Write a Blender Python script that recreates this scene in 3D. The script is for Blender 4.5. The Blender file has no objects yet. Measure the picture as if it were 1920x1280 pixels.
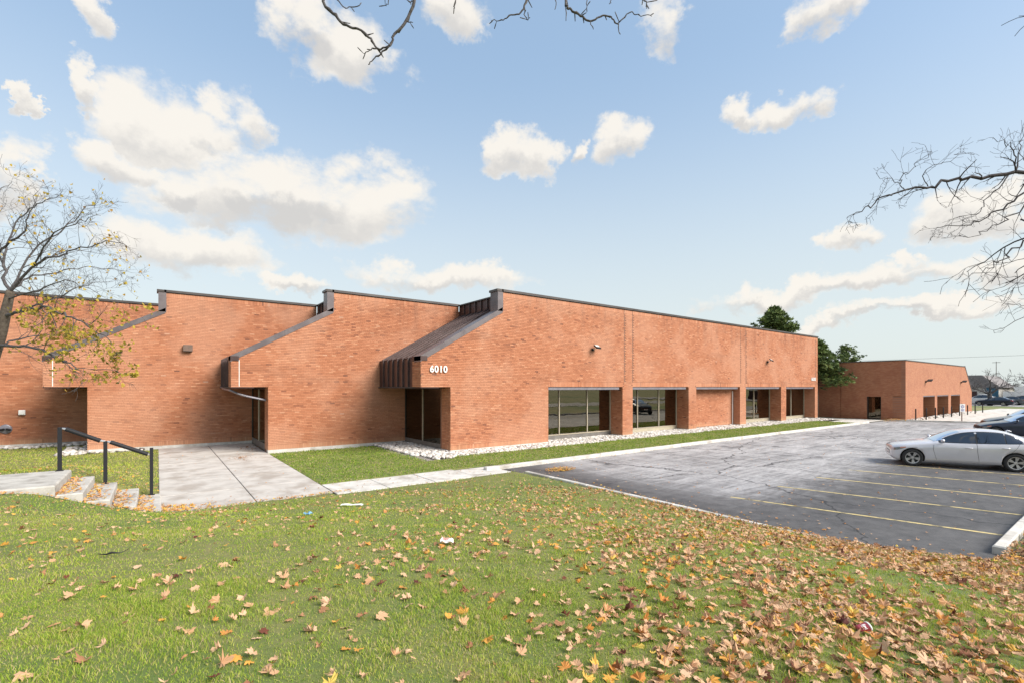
import bpy, math, random
import numpy as np
from mathutils import Vector, Matrix, noise as mnoise

random.seed(7); rng = np.random.default_rng(7)
SC = bpy.context.scene
COL = SC.collection
R_ = math.radians

# ------------------------------------------------------------------ camera
EYE = 3.05                       # eye above the parking lot; the lawn under the camera is 1.5 m high
YAW = R_(36.613)
cam = bpy.data.cameras.new('camera'); cam.sensor_width = 36.0; cam.lens = 895 / 1920 * 36.0
cam.shift_y = 85 / 1920; cam.clip_start = 0.05; cam.clip_end = 3000
camo = bpy.data.objects.new('camera', cam); COL.objects.link(camo)
camo.location = (0, 0, EYE); camo.rotation_euler = (R_(90), 0, -YAW)
SC.camera = camo

# ------------------------------------------------------------------ sun, exposure
SUN_AZ = R_(152)                 # clockwise from +Y: behind the camera and to its right
SUN_EL = R_(38)
sun = bpy.data.lights.new('sun', 'SUN'); sun.energy = 2.9; sun.angle = R_(34); sun.color = (1.0, .93, .84)
suno = bpy.data.objects.new('sun', sun); COL.objects.link(suno)
sd = Vector((math.sin(SUN_AZ) * math.cos(SUN_EL), math.cos(SUN_AZ) * math.cos(SUN_EL), math.sin(SUN_EL)))
suno.rotation_euler = sd.to_track_quat('Z', 'Y').to_euler(); suno.location = sd * 60
VS = SC.view_settings
VS.view_transform = 'Standard'; VS.look = 'None'; VS.gamma = 1.0; VS.exposure = 1.12
VS.use_curve_mapping = False
SC.cycles.max_bounces = 6; SC.cycles.diffuse_bounces = 3; SC.cycles.glossy_bounces = 3
SC.cycles.transparent_max_bounces = 8; SC.cycles.transmission_bounces = 4

# ------------------------------------------------------------------ world: sky with cumulus
class NT:
    """short hand for node trees"""
    def __init__(s, tree): s.t = tree; s.n = tree.nodes; s.l = tree.links
    def new(s, kind, **kw):
        n = s.n.new(kind)
        for k, v in kw.items(): setattr(n, k, v)
        return n
    def put(s, sock, v):
        if v is None: return
        if hasattr(v, 'is_output'): s.l.new(v, sock)
        else: sock.default_value = v
    def m(s, op, a, b=None, c=None, clamp=False):
        n = s.new('ShaderNodeMath', operation=op, use_clamp=clamp)
        s.put(n.inputs[0], a); s.put(n.inputs[1], b); s.put(n.inputs[2], c)
        return n.outputs[0]
    def mix(s, f, a, b, blend='MIX'):
        n = s.new('ShaderNodeMix', data_type='RGBA', blend_type=blend)
        s.put(n.inputs[0], f)
        for sock, v in ((n.inputs[6], a), (n.inputs[7], b)):
            if isinstance(v, tuple) and len(v) == 3: v = v + (1,)
            s.put(sock, v)
        return n.outputs[2]
    def noise(s, vec, scale, detail=4, rough=.55, dist=0):
        n = s.new('ShaderNodeTexNoise'); s.put(n.inputs['Vector'], vec)
        n.inputs['Scale'].default_value = scale; n.inputs['Detail'].default_value = detail
        n.inputs['Roughness'].default_value = rough; n.inputs['Distortion'].default_value = dist
        return n.outputs[0], n.outputs[1]
    def ramp(s, f, lo, hi):
        n = s.new('ShaderNodeMapRange', interpolation_type='SMOOTHSTEP')
        s.put(n.inputs[0], f); n.inputs[1].default_value = lo; n.inputs[2].default_value = hi
        return n.outputs[0]

W = bpy.data.worlds.new('World'); SC.world = W; W.use_nodes = True
nt = NT(W.node_tree); nt.n.clear()
out = nt.new('ShaderNodeOutputWorld'); bg = nt.new('ShaderNodeBackground')
nt.l.new(bg.outputs[0], out.inputs[0]); bg.inputs[1].default_value = 0.12
sky = nt.new('ShaderNodeTexSky', sky_type='NISHITA'); sky.sun_disc = False
sky.sun_elevation = SUN_EL; sky.sun_rotation = SUN_AZ; sky.air_density = 1.0; sky.dust_density = 1.6; sky.ozone_density = 1.6
tc = nt.new('ShaderNodeTexCoord'); D = tc.outputs['Generated']
sep = nt.new('ShaderNodeSeparateXYZ'); nt.l.new(D, sep.inputs[0])
az = nt.m('ARCTAN2', sep.outputs[0], sep.outputs[1]); el = nt.m('ARCSINE', sep.outputs[2])
wn_, wc_ = nt.noise(D, 7.0, 9, .62); ws = nt.new('ShaderNodeSeparateColor'); nt.l.new(wc_, ws.inputs[0])
az = nt.m('ADD', az, nt.m('MULTIPLY', nt.m('SUBTRACT', ws.outputs[0], .5), .30)); elw = nt.m('ADD', el, nt.m('MULTIPLY', nt.m('SUBTRACT', ws.outputs[1], .5), .17))
stretch = nt.new('ShaderNodeVectorMath', operation='MULTIPLY'); nt.l.new(D, stretch.inputs[0]); stretch.inputs[1].default_value = (1, 1, 1.7)
n1, n1c = nt.noise(stretch.outputs[0], 6.5, 8, .60)
n2, _ = nt.noise(stretch.outputs[0], 16, 6, .6)
fb = nt.m('ADD', nt.m('MULTIPLY', nt.m('SUBTRACT', n1, .5), 2.6), nt.m('MULTIPLY', nt.m('SUBTRACT', n2, .5), 1.5))
# clouds seen over the building: (bearing from +Y, elevation, half width, half height) in degrees
CL = []
for u, v, ru, rv in ((420, 372, 215, 80), (630, 385, 225, 88), (520, 355, 150, 70), (300, 360, 60, 40), (380, 480, 200, 50), (330, 245, 170, 70), (190, 290, 95, 45),
                     (440, 215, 70, 60), (630, 100, 125, 60), (560, 40, 90, 60), (175, 20, 55, 45), (145, 160, 42, 32), (20, 350, 60, 80), (5, 190, 20, 40),
                     (850, 20, 80, 40), (980, 280, 52, 40), (1165, 262, 72, 44), (1240, 35, 62, 55), (1560, 25, 80, 36), (1400, 205, 62, 26),
                     (1500, 185, 90, 30), (820, 520, 190, 27), (560, 547, 70, 20), (1430, 555, 170, 26), (1640, 525, 220, 30), (1620, 440, 62, 30),
                     (1715, 487, 45, 28), (1830, 380, 120, 60), (1890, 500, 80, 50), (1750, 585, 220, 22), (1500, 610, 260, 16), (1060, 275, 30, 22)):
    t = math.atan((u - 960) / 895)
    CL.append((YAW + t, math.atan((725 - v) / 895 * math.cos(t)), ru / 895 * math.cos(t) ** 2, rv / 895 * math.cos(t), 1))
best = None; shade = None
for a, e, ra, re, _ in CL:
    dy = nt.m('MULTIPLY', nt.m('SUBTRACT', elw, e), 1 / re)
    dx = nt.m('MULTIPLY', nt.m('SUBTRACT', az, a), 1 / ra)
    q = nt.m('SUBTRACT', 1.0, nt.m('ADD', nt.m('MULTIPLY', dx, dx), nt.m('MULTIPLY', dy, dy)))
    q = nt.m('MAXIMUM', q, -1.2)
    sh = nt.m('MULTIPLY', nt.m('MAXIMUM', q, 0.0), dy)
    best = q if best is None else nt.m('MAXIMUM', best, q)
    shade = sh if shade is None else nt.m('ADD', shade, sh)
# the same kind of cloud field carries on all round the sky
far = nt.ramp(nt.m('ABSOLUTE', nt.m('SUBTRACT', az, YAW)), R_(50), R_(62))
far = nt.m('MAXIMUM', far, nt.ramp(el, R_(36), R_(46)))
fld, _ = nt.noise(stretch.outputs[0], 2.6, 3, .5)
fld = nt.m('MULTIPLY', nt.m('SUBTRACT', fld, .53), 9.0)
mx = nt.new('ShaderNodeMix', data_type='FLOAT'); nt.put(mx.inputs[0], far); nt.put(mx.inputs[2], best); nt.put(mx.inputs[3], fld)
dens = nt.m('ADD', mx.outputs[0], fb)
alpha = nt.ramp(dens, -.06, .82)
alpha = nt.m('MULTIPLY', alpha, nt.ramp(sep.outputs[2], -.01, .03))
alpha = nt.m('MULTIPLY', alpha, .95)
lit = nt.ramp(nt.m('ADD', nt.m('MULTIPLY', shade, 1.0), nt.m('MULTIPLY', fb, .18)), -.50, .12)
ccol = nt.mix(lit, (2.6, 2.53, 2.45), (3.75, 3.56, 3.26))
hsv = nt.new('ShaderNodeHueSaturation'); nt.l.new(sky.outputs[0], hsv.inputs['Color'])
hsv.inputs['Saturation'].default_value = .84; hsv.inputs['Value'].default_value = .88
haze = nt.ramp(el, R_(36), R_(2))
base = nt.mix(nt.m('MULTIPLY', haze, .80), hsv.outputs[0], (3.2, 3.36, 3.24))
base = nt.mix(.5, base, nt.mix(haze, (1.62, 2.45, 3.38), (2.7, 3.06, 3.08)))
nt.l.new(nt.mix(alpha, base, ccol), bg.inputs[0])

# ------------------------------------------------------------------ helpers
FX, FY = math.sin(YAW), math.cos(YAW)
def at(u, v, d):
    """point seen at photo position (u, v) at depth d metres"""
    r = (u - 960) / 895 * d
    return Vector((FX * d + FY * r, FY * d - FX * r, EYE - (v - 725) / 895 * d))
def gp(u, v, z=0.0):
    return at(u, v, (EYE - z) * 895 / (v - 725))

ORG = {}
def origin(o): return ORG.get(o.name, Vector((0, 0, 0))) if o is not None else Vector((0, 0, 0))
def tag(o, label=None, cat=None, group=None, kind=None):
    if label: o['label'] = label
    if cat: o['category'] = cat
    if group: o['group'] = group
    if kind: o['kind'] = kind
    return o
def empty(name, loc, label=None, cat=None, group=None):
    o = bpy.data.objects.new(name, None); COL.objects.link(o); o.location = loc; o.empty_display_size = .3
    ORG[o.name] = Vector(loc); return tag(o, label, cat, group)
def link(name, me, mat=None, parent=None):
    o = bpy.data.objects.new(name, me); COL.objects.link(o)
    if mat is not None:
        for m in (mat if isinstance(mat, (list, tuple)) else [mat]): me.materials.append(m)
    if parent is not None: o.parent = parent
    ORG[o.name] = origin(parent).copy()
    return o
class MB:
    def __init__(s): s.v = []; s.f = []; s.mi = []
    def add(s, vs, fs, mi=0):
        b = len(s.v); s.v += [tuple(p) for p in vs]; s.f += [tuple(i + b for i in f) for f in fs]; s.mi += [mi] * len(fs); return s
    def box(s, x0, x1, y0, y1, z0, z1, mi=0):
        return s.add([(x0, y0, z0), (x1, y0, z0), (x1, y1, z0), (x0, y1, z0), (x0, y0, z1), (x1, y0, z1), (x1, y1, z1), (x0, y1, z1)],
                     [(3, 2, 1, 0), (4, 5, 6, 7), (0, 1, 5, 4), (1, 2, 6, 5), (2, 3, 7, 6), (3, 0, 4, 7)], mi)
    def bbox(s, x0, x1, y0, y1, z0, z1, b=.012, mi=0):
        """box with chamfered top edges"""
        return s.add([(x0, y0, z0), (x1, y0, z0), (x1, y1, z0), (x0, y1, z0), (x0, y0, z1 - b), (x1, y0, z1 - b), (x1, y1, z1 - b), (x0, y1, z1 - b),
                      (x0 + b, y0 + b, z1), (x1 - b, y0 + b, z1), (x1 - b, y1 - b, z1), (x0 + b, y1 - b, z1)],
                     [(3, 2, 1, 0), (0, 1, 5, 4), (1, 2, 6, 5), (2, 3, 7, 6), (3, 0, 4, 7), (4, 5, 9, 8), (5, 6, 10, 9), (6, 7, 11, 10), (7, 4, 8, 11), (8, 9, 10, 11)], mi)
    def prism(s, poly, axis, c0, c1, mi=0):
        """2-D polygon (counter-clockwise seen from -axis) extruded along an axis"""
        n = len(poly)
        if axis == 'Y': poly = poly[::-1]
        def P(a, b, c): return (a, c, b) if axis == 'Y' else ((c, a, b) if axis == 'X' else (a, b, c))
        vs = [P(a, b, c0) for a, b in poly] + [P(a, b, c1) for a, b in poly]
        fs = [tuple(range(n))[::-1], tuple(range(n, 2 * n))] + [(i, (i + 1) % n, n + (i + 1) % n, n + i) for i in range(n)]
        return s.add(vs, fs, mi)
    def tube(s, path, radii, n=8, cap=True, mi=0):
        path = [Vector(p) for p in path]; k = len(path)
        if not hasattr(radii, '__len__'): radii = [radii] * k
        up = None; vs = []
        for i, p in enumerate(path):
            t = (path[min(i + 1, k - 1)] - path[max(i - 1, 0)]).normalized()
            if up is None: up = t.orthogonal().normalized()
            up = (up - t * up.dot(t))
            up = up.normalized() if up.length > 1e-6 else t.orthogonal().normalized()
            w = t.cross(up)
            for j in range(n):
                a = 2 * math.pi * j / n
                vs.append(p + (up * math.cos(a) + w * math.sin(a)) * radii[i])
        fs = [(i * n + j, i * n + (j + 1) % n, (i + 1) * n + (j + 1) % n, (i + 1) * n + j) for i in range(k - 1) for j in range(n)]
        if cap: fs += [tuple(range(n))[::-1], tuple(range((k - 1) * n, k * n))]
        return s.add(vs, fs, mi)
    def lathe(s, prof, c, axis='Z', n=24, mi=0):
        """profile of (radius, height) turned about an axis through c"""
        c = Vector(c); vs = []
        for r, h in prof:
            for j in range(n):
                a = 2 * math.pi * j / n; q = (r * math.cos(a), r * math.sin(a))
                vs.append(c + (Vector((q[0], q[1], h)) if axis == 'Z' else (Vector((q[0], h, q[1])) if axis == 'Y' else Vector((h, q[0], q[1])))))
        k = len(prof)
        fs = [(i * n + j, i * n + (j + 1) % n, (i + 1) * n + (j + 1) % n, (i + 1) * n + j) for i in range(k - 1) for j in range(n)]
        return s.add(vs, fs, mi)
    def mesh(s, name, org=(0, 0, 0), smooth=False):
        me = bpy.data.meshes.new(name); ox, oy, oz = org
        me.from_pydata([(x - ox, y - oy, z - oz) for x, y, z in s.v], [], s.f)
        if any(s.mi): me.polygons.foreach_set('material_index', s.mi)
        if smooth: me.polygons.foreach_set('use_smooth', [True] * len(s.f))
        me.validate(); me.update(); return me
    def build(s, name, mat, parent=None, smooth=False, local=False):
        return link(name, s.mesh(name, (0, 0, 0) if local else origin(parent), smooth), mat, parent)
def np_mesh(name, verts, quads=None, tris=None, attr=None, org=(0, 0, 0), smooth=False):
    """fast mesh from numpy arrays; attr: (name, one float per face, quads first)"""
    me = bpy.data.meshes.new(name)
    verts = np.asarray(verts, np.float32) - np.asarray(org, np.float32)
    nq = 0 if quads is None else len(quads); ntr = 0 if tris is None else len(tris)
    loops = np.concatenate([x.reshape(-1) for x in (quads, tris) if x is not None]).astype(np.int32)
    starts = np.concatenate([np.arange(nq) * 4, nq * 4 + np.arange(ntr) * 3]).astype(np.int32)
    me.vertices.add(len(verts)); me.vertices.foreach_set('co', verts.reshape(-1))
    me.loops.add(len(loops)); me.loops.foreach_set('vertex_index', loops)
    me.polygons.add(nq + ntr); me.polygons.foreach_set('loop_start', starts)
    if attr is not None:
        for nm, vals in (attr if isinstance(attr, list) else [attr]):
            a = me.attributes.new(nm, 'FLOAT', 'FACE'); a.data.foreach_set('value', np.asarray(vals, np.float32))
    me.update(calc_edges=True); me.validate()
    me.polygons.foreach_set('use_smooth', [smooth] * len(me.polygons)); return me
def copy_tree(o, parent=None):
    c = o.copy(); COL.objects.link(c); c.parent = parent
    for ch in list(o.children): copy_tree(ch, c)
    return c

# ------------------------------------------------------------------ materials
def pmat(name, c1, c2=None, scale=3.0, rough=.7, bump=0.0, bscale=None, metal=0.0, detail=5, spec=.5, c3=None, s3=.6, coat=0.0, sat=(.35, .65)):
    m = bpy.data.materials.new(name); m.use_nodes = True
    t = NT(m.node_tree); b = t.n['Principled BSDF']
    b.inputs['Roughness'].default_value = rough; b.inputs['Metallic'].default_value = metal
    b.inputs['Specular IOR Level'].default_value = spec; b.inputs['Coat Weight'].default_value = coat
    co = t.new('ShaderNodeTexCoord').outputs['Object']
    if c2 is None: t.put(b.inputs['Base Color'], tuple(c1) + (1,))
    else:
        f, _ = t.noise(co, scale, detail, .6)
        col = t.mix(t.ramp(f, *sat), c1, c2)
        if c3 is not None:
            g, _ = t.noise(co, s3, 4, .6)
            col = t.mix(t.ramp(g, .48, .68), col, c3)
        t.l.new(col, b.inputs['Base Color'])
    if bump:
        f, _ = t.noise(co, bscale or scale * 6, 4, .6)
        bn = t.new('ShaderNodeBump'); bn.inputs['Strength'].default_value = bump; bn.inputs['Distance'].default_value = .02
        t.l.new(f, bn.inputs['Height']); t.l.new(bn.outputs[0], b.inputs['Normal'])
    return m
def tone_mat(name, stops, rough=.8, weather=None, spec=.3, trans=0.0, noise_amt=.25, nscale=1.2, fine=None, nvec=None, tint=None, streak=False):
    """colour ramp over the per-piece attribute 'tone', with slow drifts across the surface"""
    m = bpy.data.materials.new(name); m.use_nodes = True
    t = NT(m.node_tree); b = t.n['Principled BSDF']; b.inputs['Roughness'].default_value = rough; b.inputs['Specular IOR Level'].default_value = spec
    a = t.new('ShaderNodeAttribute', attribute_name='tone'); co = t.new('ShaderNodeTexCoord').outputs['Object']
    nv = co
    if nvec:
        vm = t.new('ShaderNodeVectorMath', operation='MULTIPLY'); t.l.new(co, vm.inputs[0]); vm.inputs[1].default_value = nvec; nv = vm.outputs[0]
    f, _ = t.noise(nv, nscale, 4, .6)
    fac = t.m('ADD', a.outputs['Fac'], t.m('MULTIPLY', t.m('SUBTRACT', f, .5), noise_amt), clamp=True)
    r = t.new('ShaderNodeValToRGB'); t.l.new(fac, r.inputs[0])
    el_ = r.color_ramp.elements
    while len(el_) < len(stops): el_.new(.5)
    for e, (p, c) in zip(el_, stops): e.position = p; e.color = tuple(c) + (1,)
    col = r.outputs[0]
    if fine:
        g, _ = t.noise(co, fine[0], 3, .6); col = t.mix(t.m('MULTIPLY', t.ramp(g, .4, .75), fine[1]), col, fine[2])
    if weather:
        sc_ = t.new('ShaderNodeVectorMath', operation='MULTIPLY'); t.l.new(co, sc_.inputs[0]); sc_.inputs[1].default_value = weather[1]
        g, _ = t.noise(sc_.outputs[0], 1.0, 5, .65); col = t.mix(t.m('MULTIPLY', t.ramp(g, .5, .72), weather[2]), col, weather[0])
    if streak:
        sp_ = t.new('ShaderNodeSeparateXYZ'); t.l.new(co, sp_.inputs[0]); sv = t.new('ShaderNodeVectorMath', operation='MULTIPLY'); t.l.new(co, sv.inputs[0]); sv.inputs[1].default_value = (2.2, 2.2, .10)
        g, _ = t.noise(sv.outputs[0], 1.0, 5, .65)
        top_ = t.m('MULTIPLY', t.ramp(sp_.outputs[2], 5.2, 7.7), t.ramp(g, .46, .68)); col = t.mix(t.m('MULTIPLY', top_, .38), col, (.17, .085, .06))
        h_, _ = t.noise(co, 1.6, 5, .65); bot = t.m('MULTIPLY', t.ramp(t.m('ADD', sp_.outputs[2], t.m('MULTIPLY', h_, 1.1)), 1.15, .55), .55); col = t.mix(bot, col, (.46, .29, .17))
    if tint:
        g, _ = t.noise(co, tint[1], 4, .6); col = t.mix(t.m('MULTIPLY', t.ramp(g, .42, .62), tint[2]), col, tint[0])
    t.l.new(col, b.inputs['Base Color'])
    if trans:
        b.inputs['Transmission Weight'].default_value = 0
        tr = t.new('ShaderNodeBsdfTranslucent'); t.l.new(col, tr.inputs[0]); ms = t.new('ShaderNodeMixShader'); ms.inputs[0].default_value = trans
        t.l.new(b.outputs[0], ms.inputs[1]); t.l.new(tr.outputs[0], ms.inputs[2])
        t.l.new(ms.outputs[0], t.n['Material Output'].inputs[0])
    return m
M = {}
M['mortar'] = pmat('mortar', (.25, .125, .08), (.20, .095, .06), 5, .9)
BR = [(0.0, (.13, .056, .040)), (.12, (.26, .095, .052)), (.35, (.37, .138, .068)), (.65, (.45, .182, .095)), (.9, (.53, .26, .15)), (1.0, (.46, .26, .18))]
M['brick'] = tone_mat('brick', BR, .82, weather=((.20, .085, .05), (.25, .25, 1.6), .42), noise_amt=.42, nscale=1.0, fine=(60, .15, (.56, .34, .23)), nvec=(.8, .8, 9.0), tint=((.53, .28, .18), .33, .5), streak=True)
M['concrete'] = pmat('concrete', (.51, .48, .44), (.42, .39, .355), 1.6, .88, .25, 40, c3=(.34, .30, .26), s3=.8)
M['concrete_pale'] = pmat('concrete_pale', (.62, .60, .56), (.50, .48, .44), 2.5, .88, .2, 40, c3=(.36, .33, .29), s3=1.1)
M['step'] = pmat('step_concrete', (.50, .48, .44), (.40, .38, .345), 3.5, .9, .35, 60, c3=(.30, .28, .25), s3=2.2)
M['brown_metal'] = pmat('brown_metal', (.046, .024, .023), (.066, .037, .034), 2.0, .45, metal=.15)
M['grey_metal'] = pmat('grey_metal', (.155, .135, .140), (.11, .092, .098), 1.2, .38, metal=.3)
M['coping'] = pmat('coping_metal', (.060, .052, .050), (.085, .076, .072), 1.2, .42, metal=.4)
M['lintel'] = pmat('lintel_metal', (.24, .23, .26), (.18, .17, .20), 2, .35, metal=.3)
M['frame'] = pmat('frame_metal', (.50, .44, .34), (.42, .37, .29), 4, .4, metal=.3)
M['dark_frame'] = pmat('dark_frame', (.045, .038, .034), None, rough=.4, metal=.3)
M['panel_grey'] = pmat('panel_grey', (.135, .125, .115), (.17, .16, .145), 3, .6)
M['panel_beige'] = pmat('panel_beige', (.42, .37, .27), (.36, .32, .24), 3, .7)
M['black_metal'] = pmat('black_metal', (.012, .013, .016), None, rough=.6, metal=.0, spec=.35)
M['steel'] = pmat('steel', (.62, .62, .62), None, rough=.3, metal=.9)
M['white'] = pmat('white_paint', (.80, .79, .77), (.72, .71, .69), 4, .5)
M['soffit'] = pmat('soffit', (.05, .042, .04), None, rough=.8)
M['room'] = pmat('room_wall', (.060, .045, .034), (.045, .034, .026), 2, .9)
M['blind'] = pmat('blind', (.055, .036, .026), (.042, .027, .02), 8, .85)
def glass_mat(name, tint, refl, gcol=(.80, .74, .62)):
    m = bpy.data.materials.new(name); m.use_nodes = True; t = NT(m.node_tree)
    t.n.remove(t.n['Principled BSDF'])
    tr = t.new('ShaderNodeBsdfTransparent'); tr.inputs[0].default_value = tint + (1,)
    gl = t.new('ShaderNodeBsdfGlossy'); gl.inputs['Roughness'].default_value = .012; gl.inputs[0].default_value = gcol + (1,)
    co = t.new('ShaderNodeTexCoord').outputs['Object']; f, _ = t.noise(co, .8, 2, .5)
    bn = t.new('ShaderNodeBump'); bn.inputs['Strength'].default_value = .012; bn.inputs['Distance'].default_value = .2
    t.l.new(f, bn.inputs['Height']); t.l.new(bn.outputs[0], gl.inputs['Normal'])
    fr = t.new('ShaderNodeFresnel'); fr.inputs[0].default_value = 1.55
    fac = t.m('ADD', t.m('MULTIPLY', fr.outputs[0], 1.0), refl, clamp=True)
    ms = t.new('ShaderNodeMixShader'); t.l.new(fac, ms.inputs[0]); t.l.new(tr.outputs[0], ms.inputs[1]); t.l.new(gl.outputs[0], ms.inputs[2])
    t.l.new(ms.outputs[0], t.n['Material Output'].inputs[0]); return m
M['glass'] = glass_mat('tinted_glass', (.34, .28, .21), .17)
M['seam'] = pmat('seam_metal', (.105, .072, .070), (.075, .052, .05), 3, .4, metal=.2)
M['glass_dark'] = glass_mat('dark_glass', (.22, .18, .15), .05)

# ------------------------------------------------------------------ ground
# lawn height: thin plate spline through surveyed points (x, y, height)
LP = np.array([(10.5, 13.4, .05), (10.5, 11, .06), (10.5, 8, .08), (10.5, 5, .1), (10.9, 3.2, .12), (12.4, 1.5, .15), (16, 1.4, .17), (22, 1.4, .17),
               (8, 13.6, .03), (4, 13.9, .03), (2, 14.1, .03), (.4, 14.1, .05), (-.4, 14.1, .20), (-.9, 14.1, .36), (-1.35, 14.1, .53), (-1.9, 14.1, .76),
               (-4, 14.1, .84), (-8, 14.1, .9), (-14, 14.1, 1.0), (0, 0, 1.5), (-.66, 3.6, 1.48), (3.64, .41, 1.44), (1.5, 2, 1.48), (-5, 0, 1.58), (0, -5, 1.6),
               (7, -4, 1.25), (12, -4, .8), (18, -5, .6), (-12, 4, 1.5), (5.5, 6.5, .80)])
def _tps(r2): return np.where(r2 > 1e-9, r2 * np.log(np.maximum(r2, 1e-9)), 0)
_n = len(LP); _A = np.zeros((_n + 3, _n + 3))
_A[:_n, :_n] = _tps(((LP[:, None, :2] - LP[None, :, :2]) ** 2).sum(-1)) + np.eye(_n) * .02
_A[:_n, _n] = 1; _A[:_n, _n + 1:] = LP[:, :2]; _A[_n:, :_n] = _A[:_n, _n:].T
_w = np.linalg.solve(_A, np.concatenate([LP[:, 2], [0, 0, 0]]))
def lawn_h(X, Y):
    X = np.asarray(X, float); Y = np.asarray(Y, float)
    s = _w[_n] + _w[_n + 1] * X + _w[_n + 2] * Y
    for i in range(_n): s = s + _w[i] * _tps((X - LP[i, 0]) ** 2 + (Y - LP[i, 1]) ** 2)
    return s + .012 * np.sin(X * 2.1 + Y) * np.cos(Y * 1.7 - .6 * X)
def back_h(X, Y):
    t = np.clip(-np.asarray(X) / 2.0, 0, 1); s = np.clip((np.asarray(Y) - 16.6) / 8.5, 0, 1)
    return .015 + .86 * t * (1 - s * s * (3 - 2 * s))
def in_front(X, Y):
    """foreground lawn footprint"""
    return np.where(X > 10.34, (Y < 1.55), np.where(X > 4.05, Y < 13.72, np.where(X > .1, Y < 14.2, Y < 14.12)))
def in_back(X, Y): return (X < .04) & (Y > 16.62) & (Y < np.where(X > -2.6, 28.9, 33.6)) | ((X < -1.9 - 4.2) & (Y > 14.05) & (Y < 33.6))
def in_strip(X, Y):
    a = (X > 4.06) & (X < 10.2) & (Y > 15.45) & (Y < np.where(X < 8.9, 24.0, 17.75))
    return a | ((X >= 10.2) & (X < 46.5) & (Y > 14.68) & (Y < 17.85 + .12 * np.sin(X * 1.3)))
def grid(name, x0, x1, y0, y1, st, hf, inside, mat, label=None, drop=.16):
    xs = np.arange(x0, x1 + st / 2, st); ys = np.arange(y0, y1 + st / 2, st)
    Xg, Yg = np.meshgrid(xs, ys); ok = inside(Xg, Yg); Zg = np.where(ok, hf(Xg, Yg), -drop)
    nx = len(xs); idx = np.arange(len(xs) * len(ys)).reshape(len(ys), nx)
    q = np.stack([idx[:-1, :-1], idx[:-1, 1:], idx[1:, 1:], idx[1:, :-1]], -1).reshape(-1, 4)
    keep = ok.reshape(-1)[q].any(1); q = q[keep]
    me = np_mesh(name, np.stack([Xg, Yg, Zg], -1).reshape(-1, 3), quads=q)
    me.polygons.foreach_set('use_smooth', [True] * len(me.polygons))
    o = link(name, me, mat); tag(o, kind='structure'); return o
M['soil'] = pmat('lawn_soil', (.13, .155, .035), (.19, .18, .06), 7, .95, .5, 30, c3=(.10, .14, .03), s3=.5)
M['field'] = pmat('far_grass', (.15, .17, .05), (.25, .21, .09), .5, .95, c3=(.10, .14, .035), s3=.05)
g = MB(); g.add([(-900, -900, -.2), (900, -900, -.2), (900, 900, -.2), (-900, 900, -.2)], [(0, 1, 2, 3)])
tag(g.build('ground', M['field']), kind='structure')
grid('lawn', -14, 24, -7, 14.4, .2, lawn_h, in_front, M['soil'])
grid('side_lawn', -16, .3, 13.8, 34, .25, back_h, in_back, M['soil'])
grid('grass_strip', 3.95, 46.6, 14.4, 24.2, .15, lambda x, y: .035 + 0 * x + np.clip((x - 10.0) * .3, 0, .07), in_strip, M['soil'])

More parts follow.
